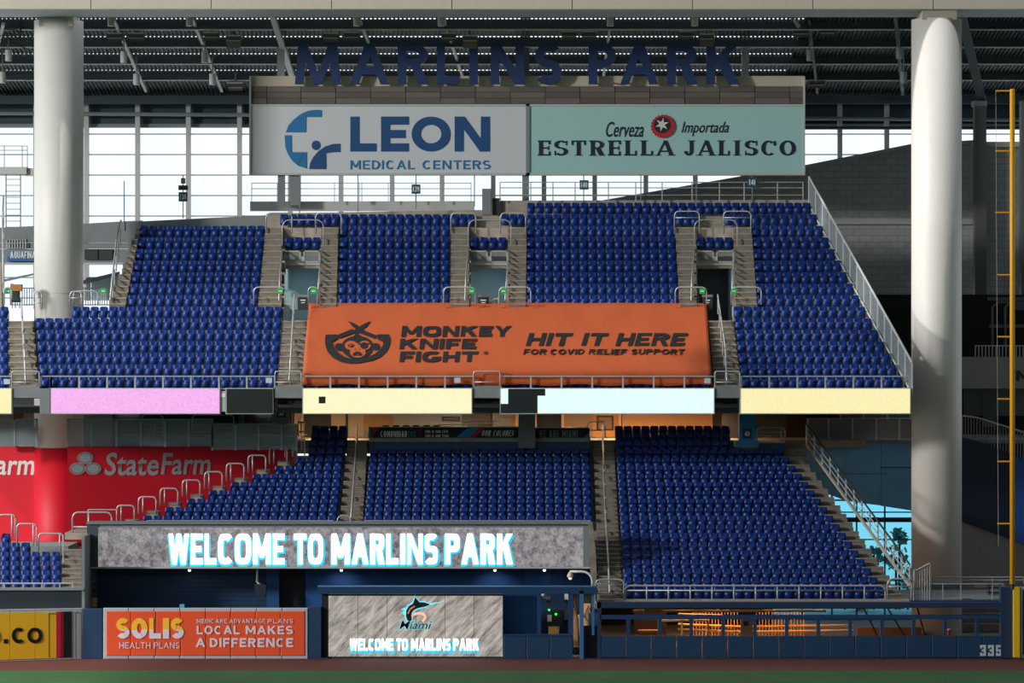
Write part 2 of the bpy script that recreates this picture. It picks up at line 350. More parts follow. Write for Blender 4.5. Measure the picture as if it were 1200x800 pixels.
def tiers(name, label, rows, Yf, zf, xr, m):
    s = struct(name, label, (PX(sum(xr(rows[0]))/2, Yf(rows[0])), Yf(rows[0]), zf(rows[0])))
    for i in rows:
        a, b = xr(i); zb = zf(i-1) if i > rows[0] else zf(i)-.05
        MB().box(PX(a,Yf(i)), PX(b,Yf(i)), Yf(i), Yf(i)+D+.12, zb-.25, zf(i)).build('tier_step', m, s)
lerp = lambda a, b, t: a+(b-a)*t
R_left = lambda i: lerp(731, 720, i/19)
R_right = lambda i: 855 if i >= 17 else 1036-7.35*i
M_left = lambda i: lerp(426.7, 434, (i-8)/9); M_right = lambda i: lerp(695, 691, (i-8)/9)
D_left = lambda i: {16:361, 17:362, 18:364, 19:365}.get(i, 167+25.7*(i-8))
D_right = lambda i: lerp(395, 407, (i-8)/11)
tiers('stand_terrace', 'concrete terrace steps of the lower right seating section', list(range(0, 20)), lo_Y, lo_z, lambda i: (lerp(697, 690, i/19), R_right(i)+24 if i < 17 else 945), COND)
tiers('stand_terrace', 'concrete terrace steps of the lower middle seating section', list(range(7, 18)), lo_Y, lo_z, lambda i: (D_left(max(i,8))-18, lerp(697, 690, i/19)), COND)
tiers('stand_terrace', 'concrete terrace steps at the top of the lower middle section', [18, 19], lo_Y, lo_z, lambda i: (340, 434), COND)
tiers('stand_terrace', 'concrete terrace steps of the small low left seating block', list(range(0, 6)), bl_Y, bl_z, lambda i: (-60, 75 if i < 4 else (40 if i == 4 else 14)), COND)
UR = lambda i: 1057-7.13*i
U_rows = []
def up_ext(i):
    return None
sU = struct('upper_deck_terrace', 'concrete terrace steps of the upper deck', (PX(560,YU), YU, up_z(0)))
def uslab(i, a, b):
    zb = up_z(i-1)-.3 if i else up_z(0)-.4
    MB().box(PX(a,up_Y(i)), PX(b,up_Y(i)), up_Y(i), up_Y(i)+D+.12, zb, up_z(i)).build('tier_step', CON, sU)
for i in range(0, 7): uslab(i, -60, UR(i)+10) if i < 6 else (uslab(i, 80, UR(i)+10), uslab(i, -60, 44))
VOMS = ((332, 376), (550, 596), (815, 861))
for i in range(7, 16):
    lft = 129+(i-7)*4.6
    if i in (12, 13, 14, 15): segs = [(lft, UR(i)+10)]
    else: segs = [(lft, 332), (376, 550), (596, 815), (861, UR(i)+10)]
    if i > 13: segs = [(312, UR(i)+10)]
    for a, b in segs: uslab(i, a, b)
    if i < 12: uslab(i, -60, 2)

# seat: built once, as backrest, folded seat pan and casting
def seat_parts():
    b = MB(); lv = [(.34,.20,0),(.44,.228,.012),(.60,.238,.03),(.72,.232,.055),(.785,.205,.07),(.81,.13,.075)]
    us = [-1,-.55,0,.55,1]
    for th in (0, .035):
        for z, hw, yy in lv:
            for u in us: b.v.append((u*hw, .0+yy-.035*(u*u)+th, z))
    n = len(lv)*5
    for r in range(len(lv)-1):
        for k in range(4):
            a = r*5+k; b.f.append((a, a+1, a+6, a+5)); b.f.append((n+a+5, n+a+6, n+a+1, n+a))
        b.f.append((r*5+5, n+r*5+5, n+r*5, r*5)); b.f.append((r*5+4, n+r*5+4, n+r*5+9, r*5+9))
    for k in range(4):
        b.f.append((k, n+k, n+k+1, k+1)); t = (len(lv)-1)*5+k; b.f.append((t, t+1, n+t+1, n+t))
    p = MB(); lv = [(.15,.19,-.10),(.22,.222,-.16),(.44,.226,-.15),(.60,.205,-.10)]
    for th in (0, .05):
        for z, hw, yy in lv:
            for u in (-1,0,1): p.v.append((u*hw, yy+.03*abs(u)+th, z))
    n = 12
    for r in range(3):
        for k in range(2):
            a = r*3+k; p.f.append((a,a+1,a+4,a+3)); p.f.append((n+a+3,n+a+4,n+a+1,n+a))
        p.f.append((r*3+3,n+r*3+3,n+r*3,r*3)); p.f.append((r*3+2,n+r*3+2,n+r*3+5,r*3+5))
    for k in range(2): p.f.append((k,n+k,n+k+1,k+1)); p.f.append((9+k,10+k,n+10+k,n+9+k))
    c = MB(); c.box(.235,.275,-.10,.04,.0,.56); c.box(.225,.285,-.22,.06,.56,.595); c.box(.22,.29,-.16,.10,0,.03)
    return b, p, c
SBm, SPm, SCm = seat_parts()
me_b = SBm.mesh('backrest'); me_p = SPm.mesh('seat_pan'); me_c = SCm.mesh('standard_with_armrest')
for me, m in ((me_b, SEATM), (me_p, SEATM), (me_c, SEATD)):
    me.materials.append(m)
    if me is not me_c: me.polygons.foreach_set('use_smooth', [True]*len(me.polygons))
seats = []   # (x, y, z, section words, row, index)
def row(sec, i, xl, xr, Yf, zf, skip=()):
    Y = Yf(i)+SB; Xl, Xr = PX(xl, Y), PX(xr, Y); n = max(1, round((Xr-Xl)/PITCH)); p = (Xr-Xl)/n
    for k in range(n): seats.append((Xl+(k+.5)*p, Y, zf(i), sec, i, k, xl))
for i in range(20): row('lower right section', i, R_left(i), R_right(i), lo_Y, lo_z)
for i in range(8, 17): row('lower middle section', i, M_left(i), M_right(i), lo_Y, lo_z)
for i in range(8, 20): row('lower middle left section', i, D_left(i), D_right(i), lo_Y, lo_z)
for i in range(6): row('low far-left block', i, -12, (72,72,72,71,36,13)[i], bl_Y, bl_z)
for i in range(7): row('U', i, lerp(47, 41.5, i/5) if i < 6 else 84, lerp(325, 331, i/6), up_Y, up_z)
for i in range(7): row('U', i, -14, 11, up_Y, up_z)
for i in range(7): row('U', i, lerp(868, 859, i/6), UR(i), up_Y, up_z)
for i in range(7, 14): row('U', i, 150+2.2*(i-7), 303+1.3*(i-7), up_Y, up_z)
for i in range(7, 15): row('U', i, 396+.35*(i-7), 527+.1*(i-7), up_Y, up_z)
for i in range(7, 16): row('U', i, 617, 795-.6*(i-7) if i < 15 else 878, up_Y, up_z)
for i in range(7, 16): row('U', i, 887-1*(i-7), UR(i), up_Y, up_z)
for a, b in ((334, 376), (551, 594), (816, 859)): row('U', 12, a, b, up_Y, up_z)
for a, b in ((328, 398), (529, 557), (587, 616), (792, 819), (849, 879)): row('U', 14, a, b, up_Y, up_z)
seats.append((PX(350, up_Y(0)+SB), up_Y(0)+SB, up_z(0), 'U', 0, 0, 0)); seats.pop()
for a, b in ((359, 553), (588, 833)): row('U', 0, a, b, up_Y, up_z)
seats.sort(key=lambda s: s[1])
near = [s for s in seats if s[3] != 'U'][:300]; nset = set(id(s) for s in near); far = [s for s in seats if id(s) not in nset]
proto = None
for (x, y, z, sec, i, k, xl) in near:
    r = bpy.data.objects.new('stadium_chair', None); C.objects.link(r); r.location = (x, y, z); r.empty_display_size = .2
    if sec == 'lower right section': lab = 'navy folding seat, %s from the aisle, %s row up, lower right section' % (ORD[k], ORD[i])
    elif sec == 'low far-left block': lab = 'navy folding seat, %s from the left edge, %s row up, low far-left block' % (ORD[k], ORD[i])
    else: lab = 'navy seat, %s from the left, %s row above big screen, %s' % (ORD[k], ORD[i-8], sec)
    if i == 0 and sec[6:11] == 'right': lab = 'navy folding seat, %s from the aisle, front row behind the rail, lower right section' % ORD[k]
    tag(r, lab, 'seat', 'navy folding seats of the '+sec)
    for nm, me in (('backrest', me_b), ('seat_pan', me_p), ('standard_with_armrest', me_c)):
        o = bpy.data.objects.new(nm, me); C.objects.link(o); o.parent = r
# the remaining seats, one object
bv = np.array(SBm.v+SPm.v+SCm.v); nb, np_, nc = len(SBm.v), len(SPm.v), len(SCm.v)
fl = [f for f in SBm.f]+[tuple(q+nb for q in f) for f in SPm.f]+[tuple(q+nb+np_ for q in f) for f in SCm.f]
nfs = len(SBm.f)+len(SPm.f)
off = np.array([[s[0], s[1], s[2]] for s in far]); V = (bv[None]+off[:, None]).reshape(-1, 3)
fa = np.array(fl); Fs = (fa[None]+(np.arange(len(far))*len(bv))[:, None, None]).reshape(-1, 4)
me = bpy.data.meshes.new('stadium_seats_beyond'); me.from_pydata(V.tolist(), [], Fs.tolist()); me.materials.append(SEATM); me.materials.append(SEATD)
mi = np.tile(np.array([0]*nfs+[1]*(len(fl)-nfs)), len(far)); me.polygons.foreach_set('material_index', mi); me.polygons.foreach_set('use_smooth', (mi == 0)); me.update()
o = bpy.data.objects.new('stadium_seating', me); C.objects.link(o)
tag(o, 'mass of navy folding seats filling the upper deck and upper rows below', 'seating', None, 'stuff')
print('SEATS', len(seats), len(near))

# ------------------------------------------------------------------ stairs
RISER = mat('shade_toned_riser', '#857d72', .9, var=.2, scale=3)  # darker than the treads: paints the shade bands between steps
def stair(label, rows, Yf, zf, xf, m=COND, sub=2):
    i0 = rows[0]; a, b = xf(i0); s = struct('aisle_stairs', label, (PX((a+b)/2, Yf(i0)), Yf(i0), zf(i0)))
    for i in rows:
        a, b = xf(i); r = zf(i)-zf(i-1)
        for k in range(sub):
            y0 = Yf(i)-D+D*k/sub; z1 = zf(i-1)+r*(k+1)/sub if k < sub-1 else zf(i)+.012
            if k == sub-1: y0 = Yf(i)-D/sub
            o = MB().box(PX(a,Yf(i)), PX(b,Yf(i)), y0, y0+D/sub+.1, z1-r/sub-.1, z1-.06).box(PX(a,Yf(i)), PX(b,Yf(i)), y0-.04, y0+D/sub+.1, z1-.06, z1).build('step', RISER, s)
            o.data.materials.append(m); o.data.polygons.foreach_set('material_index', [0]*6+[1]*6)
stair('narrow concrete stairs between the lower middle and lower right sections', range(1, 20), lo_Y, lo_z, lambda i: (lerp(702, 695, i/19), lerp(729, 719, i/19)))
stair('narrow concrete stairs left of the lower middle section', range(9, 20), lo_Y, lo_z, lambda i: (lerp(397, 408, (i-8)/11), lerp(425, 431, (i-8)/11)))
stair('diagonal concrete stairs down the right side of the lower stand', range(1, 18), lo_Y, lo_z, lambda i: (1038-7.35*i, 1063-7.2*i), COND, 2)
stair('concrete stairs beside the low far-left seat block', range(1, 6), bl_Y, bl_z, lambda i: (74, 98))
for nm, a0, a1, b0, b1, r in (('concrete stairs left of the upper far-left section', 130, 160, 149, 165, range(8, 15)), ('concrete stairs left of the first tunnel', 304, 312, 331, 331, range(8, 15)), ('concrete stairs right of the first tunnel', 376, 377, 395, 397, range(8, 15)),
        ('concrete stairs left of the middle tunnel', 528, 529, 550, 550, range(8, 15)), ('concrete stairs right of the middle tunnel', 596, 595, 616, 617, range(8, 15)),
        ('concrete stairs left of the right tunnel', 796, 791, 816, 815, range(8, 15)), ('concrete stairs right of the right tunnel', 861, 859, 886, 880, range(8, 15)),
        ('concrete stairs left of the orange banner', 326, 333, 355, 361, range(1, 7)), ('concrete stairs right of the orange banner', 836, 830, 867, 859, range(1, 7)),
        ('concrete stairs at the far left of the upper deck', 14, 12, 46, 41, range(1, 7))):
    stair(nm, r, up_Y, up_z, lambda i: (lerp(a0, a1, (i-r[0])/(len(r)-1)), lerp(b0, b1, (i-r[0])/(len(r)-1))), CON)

# ------------------------------------------------------------------ rails
def hoop(label, xl, xr, yt, yb, Y, r=.035, mid=None, name='grab_rail', grp=None, m=STEEL, seg=None, cat='rail', rad=None):
    a, b, zt, zb = PX(xl,Y), PX(xr,Y), PZ(yt,Y), PZ(yb,Y); q = rad or min(.25, (b-a)/3)
    t = thing(name, label, cat, ((a+b)/2, Y, zb), grp)
    pts = [(a,Y,zb),(a,Y,zt-q)]+[(a+q-q*math.cos(k*PI/8), Y, zt-q+q*math.sin(k*PI/8)) for k in range(1,4)]+[(a+q,Y,zt),(b-q,Y,zt)]
    pts += [(b-q+q*math.sin(k*PI/8), Y, zt-q+q*math.cos(k*PI/8)) for k in range(1,4)]+[(b,Y,zt-q),(b,Y,zb)]
    MB().tube(pts, r, 8).build('hoop', m, t, True)
    if mid:
        for ym in (mid if isinstance(mid, (list, tuple)) else [mid]):
            MB().tube([(a,Y,PZ(ym,Y)),(b,Y,PZ(ym,Y))], r*.8, 6).build('mid_rail', m, t, True)
    if seg:
        for x in seg: MB().tube([(PX(x,Y),Y,zb),(PX(x,Y),Y,zt)], r*.9, 6).build('post', m, t, True)
    return t
def straight_rail(label, xs, yt, yb, Y, rails, name='guard_rail', r=.03, panel=None, grp=None, m=STEEL, pw=.05, cat='rail'):
    """posts at the picture columns xs, horizontal rails at rows in rails, optional infill panels"""
    t = thing(name, label, cat, (PX((xs[0]+xs[-1])/2, Y), Y, PZ(yb, Y)), grp)
    for x in xs: MB().box(PX(x,Y)-pw/2, PX(x,Y)+pw/2, Y-.02, Y+.05, PZ(yb,Y), PZ(yt,Y)).build('post', m, t)
    for y in rails: MB().tube([(PX(xs[0],Y),Y,PZ(y,Y)),(PX(xs[-1],Y),Y,PZ(y,Y))], r, 6).build('rail', m, t)
    if panel:
        for a, b in zip(xs, xs[1:]): MB().box(PX(a,Y)+pw/2+.02, PX(b,Y)-pw/2-.02, Y+.005, Y+.02, PZ(yb-1.5,Y), PZ(yt+1.5,Y)).build('infill_panel', panel, t)
    return t
def handrail(label, pts, r=.035, posts=5, ln=.9, name='stair_handrail', drop=None):
    t = thing(name, label, 'rail', pts[0]); MB().tube(pts, r, 8).build('rail', STEEL, t, True)
    a, b = Vector(pts[0]), Vector(pts[-1])
    for k in range(posts):
        q = a.lerp(b, (k+.3)/posts); MB().tube([q, q-Vector((0,0,ln))], r*.9, 6).build('post', STEEL, t)
    return t
def frange(a, b, n): return [a+(b-a)*i/n for i in range(n+1)]

# ------------------------------------------------------------------ columns, ring beam, roof
for lab, cx, top, parts in (('tall round white column on the left through the upper deck', 69, 12, 1), ('tall round white column on the right beside the lower stand', 1097.5, 12, 0)):
    Yc = 173.6 if parts else 170.0; X = PX(cx, Yc); Rr = 1.385
    t = struct('column', lab, (X, Yc, 0)); zr = PZ(524, Yc)
    if parts:
        MB().lathe(X, Yc, [(Rr, zr), (Rr, 34.3)], 64).build('shaft', WHITEC, t, True)
        MB().lathe(X, Yc, [(Rr+.02, 0), (Rr+.02, zr)], 64).build('red_wrap', RED, t, True)
    else: MB().lathe(X, Yc, [(Rr, 0), (Rr, 34.0)], 64).build('shaft', WHITEC, t, True)
    MB().box(X-.95, X+.95, Yc-1.2, Yc+1.2, 33.9, 34.6).build('bearing_block', BEIGE, t)
    MB().lathe(X, Yc, [(Rr+.015, PZ(344 if parts else 679, Yc)-.03), (Rr+.015, PZ(344 if parts else 679, Yc)+.03)], 48).build('joint_band', LGREY, t)
s = struct('ring_beam', 'long pale roof beam across the two columns', (0, 168.5, 34.5))
zB = PZ(10.5, 168.5)
for k in range(-9, 10):
    MB().box(k*6.6-3.28, k*6.6+3.28, 168.5, 172.6, zB, zB+3).build('fascia_panel', BEIGE, s)
MB().box(-62.8, 62.8, 168.6, 172.5, zB-.03, zB+.01).build('soffit', SOFF, s)
# roof with purlins
pk = [(22, 174.5), (34, 178.2), (54.5, 182.2), (74.5, 186.2), (93.5, 190.2)]
rs = struct('roof', 'dark ribbed metal roof on purlins behind the ring beam', (0, 185, 33))
def deck_z(Y): 
    z1 = PZ(pk[1][0], pk[1][1])+.45; z2 = PZ(pk[4][0], pk[4][1])+.45
    return z1+(Y-pk[1][1])*(z2-z1)/(pk[4][1]-pk[1][1])
for k, (y, Y) in enumerate(pk):
    z = deck_z(Y)
    MB().box(-62, 62, Y-.05, Y+.05, z-.47, z).build('purlin', DARKS, rs)
    MB().box(-62, 62, Y-.18, Y+.18, z-.51, z-.46).build('purlin_flange', LGREY, rs)  # pale flange: the lit underside of the purlin is put into its colour
    Yn = pk[k+1][1]-.62 if k < 4 else 199
    MB().add([(-62,Y,deck_z(Y)+.02),(62,Y,deck_z(Y)+.02),(62,Yn,deck_z(Yn)+.02),(-62,Yn,deck_z(Yn)+.02),(-62,Y,deck_z(Y)+.12),(62,Y,deck_z(Y)+.12),(62,Yn,deck_z(Yn)+.12),(-62,Yn,deck_z(Yn)+.12)],
             [(3,2,1,0),(4,5,6,7),(0,1,5,4),(1,2,6,5),(2,3,7,6),(3,0,4,7)]).build('deck_sheet', DECK, rs)
    if k < 4:   # beyond the right end of the sign the deck is closed
        Y2 = pk[k+1][1]; MB().add([(17,Yn,deck_z(Yn)+.02),(62,Yn,deck_z(Yn)+.02),(62,Y2,deck_z(Y2)+.02),(17,Y2,deck_z(Y2)+.02)], [(3,2,1,0)]).build('deck_sheet', DECK, rs)
mb = MB()
for k in range(-250, 251):
    x = k*.245
    mb.add([(x,174,deck_z(174)-.07),(x+.1,174,deck_z(174)-.07),(x+.1,198,deck_z(198)-.07),(x,198,deck_z(198)-.07),(x,174,deck_z(174)+.1),(x+.1,174,deck_z(174)+.1),(x+.1,198,deck_z(198)+.1),(x,198,deck_z(198)+.1)],
           [(3,2,1,0),(4,5,6,7),(0,1,5,4),(1,2,6,5),(2,3,7,6),(3,0,4,7)])
tag(mb.build('deck_ribs', DARKS, rs), kind='stuff')
for (xa,ya,Ya,xb,yb,Yb,wd) in ((133,24,176,171,108,193,.16),(224,20,176,260,108,193,.16),(421,24,177,452,100,192,.14),(520,24,177,545,100,192,.14),(716,24,177,706,100,192,.14),(319,20,175,345,100,191,.32),
                            (1049,18,175,1058,112,193,.2),(1126,18,173,1151,122,190,.5),(4,30,176,-14,100,190,.16),(948,24,177,958,110,192,.14)):
    a, b = Vector(P(xa,ya,Ya)), Vector(P(xb,yb,Yb)); h = Vector((wd/2,0,0)); v = Vector((0,0,.3 if wd > .3 else .18))
    MB().hexa([a-h, a+h, a+h+v, a-h+v], [b-h, b+h, b+h+v, b-h+v]).build('rafter', LGREY if xa < 800 else DARKS, rs)
for x in (616, 873.5, 329):
    MB().pbox(x-4.3, x+4.3, 18 if x > 400 else 48, 90, 182.2, .3).build('hanger_post', LGREY if x != 616 else MGREY, rs)
MB().pbox(-120, 1480, 112, 121, 194.5, .8).build('eaves_beam', DARKS, rs)
MB().pbox(-120, 1480, 120, 148.5, 196.4, .8).build('eaves_wall', mat('eaves_blue', '#2a4350'), rs)
MB().pbox(-120, 1480, 145, 149.5, 196.2, .3).build('window_head', MGREY, rs)
for y in (132.5,): MB().tube([P(-20,y,195.4), P(1220,y+8,195.4)], .12, 8).build('sprinkler_pipe', MGREY, rs)
MB().tube([P(900,150,195.2), P(1220,150,195.2)], .1, 8).build('sprinkler_pipe', DARKS, rs)
# floodlights and can lights under the roof
cans = [(10,65,180),(3,91,184),(130,24,176),(222,24,176),(145,67,180),(240,67,180),(160,93,185),(249,93,185),(418,24,176),(517,24,176),(715,24,176),(814,24,176),(949,65,181),(1054,62,180),(1059,91,184)]
cnear = ['beside the left column','at the far left','just right of the left column top','two bays right of the left column','above the first glazed bay','above the third glazed bay','above the second mullion','lowest above the fourth mullion',
         'over the letter A of MAR','over the letter I','over the letter P','over the letter K','right of the sign end','near the right column top','lowest near the right column']
for (x, y, Y), nr in zip(cans, cnear):
    X, _, Z = P(x, y, Y); t = thing('downlight', 'grey cylinder downlight hanging under the roof '+nr, 'lamp', (X, Y, Z), 'cylinder downlights under the roof')
    MB().lathe(X, Y, [(.17, Z-.33), (.2, Z-.3), (.2, Z+.33), (.1, Z+.36)], 16).build('lamp_body', LGREY if x < 900 else MGREY, t, False)
    MB().tube([(X,Y,Z+.3),(X,Y,deck_z(Y)-.02)], .04, 6).build('drop_rod', MGREY, t)
fx = [(135,43,179),(160,43,179),(248,42,179),(274,46,179),(388,43,179),(412,42,179),(526,43,179),(551,46,179),(667,41,179),(690,41,179),(804,41,179),(828,44,179),(938,38,179),(969,37,179),(276,101,190),(957,98,190)]
fn = ['first','second','third','fourth','fifth','sixth','seventh','eighth','ninth','tenth','eleventh','twelfth','thirteenth','fourteenth']
for k, (x, y, Y) in enumerate(fx):
    X, _, Z = P(x, y, Y); wd = 9 if k < 14 else 9; tilt = .25 if k in (3, 7, 11) else 0
    lab = ('dark boxy floodlight, %s from the left in the row under the roof' % fn[k]) if k < 14 else ('dark floodlight low under the roof %s end of the big sign' % ('at the left', 'beyond the right')[k-14])
    t = thing('floodlight', lab, 'lamp', (X, Y, Z), 'floodlights under the roof'); w2 = wd*Y/F
    MB().add([(X-w2,Y-.35,Z+.2),(X+w2,Y-.35,Z+.2),(X+w2,Y+.4,Z+.25),(X-w2,Y+.4,Z+.25),(X-w2*.9,Y-.25,Z-.3-tilt),(X+w2*.9,Y-.25,Z-.3-tilt),(X+w2*.9,Y+.3,Z-.2),(X-w2*.9,Y+.3,Z-.2)],
             [(0,1,2,3),(7,6,5,4),(0,4,5,1),(1,5,6,2),(2,6,7,3),(3,7,4,0)]).build('housing', mat('fixture_brown_grey', '#4b4845', .5), t)
    MB().box(X-w2*1.02, X+w2*1.02, Y-.4, Y-.33, Z+.13, Z+.22).build('visor', LGREY, t)
    MB().box(X-w2*.9, X+w2*.9, Y-.36, Y-.30, Z-.14, Z-.10).build('trim', LGREY, t)
    MB().tube([(X,Y,Z+.2),(X,Y,deck_z(Y)-.03)], .06, 6).build('bracket', MGREY, t)
X,_,Z = P(932,26,178); t = thing('loudspeaker', 'pale tilted box speaker hanging under the roof right of the sign', 'speaker', (X,178,Z))
MB().hexa([(X-.35,177.8,Z+.35),(X-.2,177.8,Z+.42),(X+.3,177.8,Z-.25),(X+.15,177.8,Z-.35)], [(X-.35,178.5,Z+.35),(X-.2,178.5,Z+.42),(X+.3,178.5,Z-.25),(X+.15,178.5,Z-.35)]).build('cabinet', LGREY, t)
MB().tube([(X+.4,178,Z+.3),(X+.1,178.1,Z)], .03, 6).build('bracket', MGREY, t)
# cables by the left column
t = thing('cable_bundle', 'dark cables looping under the roof left of the left column', 'cable', P(20, 40, 178))
for k in range(6):
    y = 30+k*4; MB().tube([P(-15,y,178),P(15,y+(k%3),178),P(32,y+2+k,178),P(39,y+5+k,178)], .03, 6).build('cable', DGREY, t)
MB().tube([P(24,10,178),P(24,45,178)], .06, 6).build('conduit', DGREY, t)
for k, xx in enumerate((119,123,137,141)): MB().tube([P(xx,20,179),P(xx+6+k,44,179)], .03, 6).build('cable', LGREY, t)

# ------------------------------------------------------------------ window wall
mull = [-78,-18,41.5,101,161,220.5,280.5,340,399.5,459.5,518,578,637.5,697,757,815,871,928,984.5,1039.5,1095,1150,1205,1260,1315,1370,1425,1480]
trans = [157,181,205,229,253,277,301,325,349]
WY = 196.0
wst = struct('window_1', 'bright glazed wall behind the upper deck', (0, WY, 20))
for x in mull:
    MB().pbox(x-2.7, x+2.7, 121, 352, WY-.35, .35).build('mullion', LGREY, wst)
for y in trans: MB().pbox(-78, 1480, y-.6, y+.6, WY-.08, .1).build('transom', MGREY, wst)
yy = [148]+trans
for a, b in zip(mull, mull[1:]):
    for c, d in zip(yy, yy[1:]):
        if c > 240 and a > 350: continue
        MB().pbox(a+2, b-2, c+.3, d-.3, WY+.02, .03).build('pane', GLASSM, wst)

# concrete behind the top rows
s = struct('wall_parapet', 'concrete parapet behind the top row of the upper deck', (0, 180, 22))
def quadpx(pts, Y, dep, name, m, par):
    return MB().prism([(PX(x,Y), PZ(y,Y)) for x, y in pts], Y, Y+dep).build(name, m, par)
quadpx([(150,260),(312,252),(312,300),(150,300)], 178.6, .4, 'concrete_panel', CONG, s)
quadpx([(312,250),(620,245),(620,290),(312,290)], 180.3, .4, 'concrete_panel', CON, s)
quadpx([(293,236),(556,235.5),(556,247),(293,247)], 182.4, .6, 'concrete_beam', LGREY, s)
quadpx([(584,235),(952,234),(952,262),(584,262)], 179.4, .4, 'concrete_panel', CON, s)
s2 = struct('wall_left_mezzanine', 'grey blue concrete mezzanine wall behind the left column', (PX(60,188), 188, 20))
quadpx([(-30,268),(98,262),(166,258),(166,284),(-30,284)], 188, .5, 'upper_band', CONG, s2)
quadpx([(-30,284.5),(166,284.5),(166,291),(-30,291)], 188.15, .4, 'recessed_band', MGREY, s2)  # grey strip set back between the two bands
quadpx([(-30,291.5),(166,291.5),(166,310),(-30,310)], 188, .5, 'lower_band', CONG, s2)
for a, b in ((99,114.5),(116,131.5)): MB().pbox(a, b, 292, 304, 187.8, .15).build('panel', DGREY, s2)
MB().pbox(-30, 166, 307.5, 310, 187.7, .3).build('ledge', LGREY, s2)
t = thing('concourse_sign', 'small blue and grey lettered sign on the mezzanine left of the column', 'sign', P(20,305,187.3))
MB().pbox(8.5, 42, 293, 306, 187.6, .4).build('sign_face', mat('sign_blue_grey', '#5b7f9c'), t)
MB().pbox(8.5, 42, 300.5, 306, 187.55, .06).build('sign_lower_band', mat('sign_blue', '#2b5f96'), t)
decal(text('AQUAFINA', 12, 41.5, 294.5, 302.5, .13), Yflat(187.5), 'lettering', WHITE, t)
# far floor slab, cream wall and things seen at the back of the concourse, left
s3 = struct('floor_upper_concourse', 'concrete floor of the upper left concourse', (PX(60,180), 180, 17))
MB().box(PX(-60,180), PX(170,172), 171, 196, up_z(6)-.5, up_z(6)-.05).build('slab', CONG, s3)
t = struct('wall_ramp', 'white sloping ramp wall seen under the left mezzanine', P(115,330,193))
quadpx([(98,328),(140,318),(140,322),(98,333)], 193, .2, 'ramp_edge', MGREY, t); quadpx([(101,325),(106,325),(106,352),(101,352)], 192.6, .2, 'ramp_post', MGREY, t)
quadpx([(107,330),(140,322),(140,352),(107,352)], 194, .2, 'ramp_face', mat('pale_ramp','#aebfc4'), t)
quadpx([(5,327),(40,320),(40,322),(5,330)], 193, .2, 'ramp_edge', MGREY, t)
# catwalk and ladder left of the column
t = struct('catwalk', 'grey catwalk beam meeting the left column high up', P(10,200,180))
MB().pbox(-30, 31, 195.5, 204, 180, .8).build('beam', LGREY, t); MB().pbox(29, 41, 197, 206, 180.2, .4).build('clamp', BEIGE, t)
for x in (5,26,32): MB().pbox(x-.4, x+.4, 171, 196, 180, .04).build('rail_post', MGREY, t)
for y in (171,176): MB().pbox(-30, 32, y-.4, y+.4, 180, .04).build('rail', MGREY, t)
t = thing('access_ladder', 'thin steel ladder hanging below the catwalk left of the column', 'ladder', P(16,285,180.3))
for x in (7,24): MB().pbox(x-.6, x+.6, 204, 282, 180.3, .06).build('stile', MGREY, t)
for y in range(210, 282, 7): MB().pbox(7, 24, y-.4, y+.4, 180.3, .04).build('rung', MGREY, t)
straight_rail('white picket rail on the mezzanine above the small blue sign', frange(8, 30, 7), 280, 291.5, 187.93, [280.5, 291], pw=.06)
# block wall, right
s = struct('wall_right', 'grey block wall behind the right column', (PX(1080,191), 191, 15))
BLK = bpy.data.materials.new('grey_block_wall'); BLK.use_nodes = True
nt = BLK.node_tree; b = nt.nodes['Principled BSDF']; b.inputs['Roughness'].default_value = .9; g = nt.nodes.new('ShaderNodeNewGeometry'); mp = nt.nodes.new('ShaderNodeMapping')
mp.inputs['Rotation'].default_value = (PI/2, 0, 0); br = nt.nodes.new('ShaderNodeTexBrick'); br.inputs['Color1'].default_value = lin('#a3a8a6'); br.inputs['Color2'].default_value = lin('#989d9c'); br.inputs['Mortar'].default_value = lin('#84898a')
br.inputs['Scale'].default_value = 1; br.inputs['Brick Width'].default_value = .8; br.inputs['Row Height'].default_value = .4; br.inputs['Mortar Size'].default_value = .02
nt.links.new(g.outputs['Position'], mp.inputs[0]); nt.links.new(mp.outputs[0], br.inputs[0]); nt.links.new(br.outputs[0], b.inputs['Base Color'])
quadpx([(640,250),(945,197),(1068,172.5),(1142,168),(1142,256),(640,256)], 191, .6, 'block_face', BLK, s)
quadpx([(640,262.5),(1142,262.5),(1142,345),(640,345)], 191, .6, 'block_face', BLK, s)
quadpx([(640,256),(1480,256),(1480,262.5),(640,262.5)], 190.7, .9, 'ledge', LGREY, s)
quadpx([(640,246),(945,193),(1068,168.5),(1142,164),(1142,168),(1068,173),(945,197.5),(640,250)], 190.7, .9, 'coping', mat('coping_grey','#93a0a4'), s)
quadpx([(1142,166),(1480,166),(1480,172),(1142,172)], 189.5, .9, 'coping', LGREY, s)
quadpx([(1150,172),(1480,172),(1480,345),(1150,345)], 190, .6, 'block_face', BLK, s)
t = struct('column', 'square grey concrete column right of the tall white one', P(1149,345,189))
MB().pbox(1142.5, 1156, 123, 480, 189, .8).build('shaft', mat('column_grey','#5f6463',.8), t); MB().pbox(1141, 1157, 118, 124, 188.9, 1).build('cap_plate', MGREY, t)
MB().pbox(1197, 1212, 118, 345, 188, .8).build('shaft', mat('column_grey','#5f6463'), t)
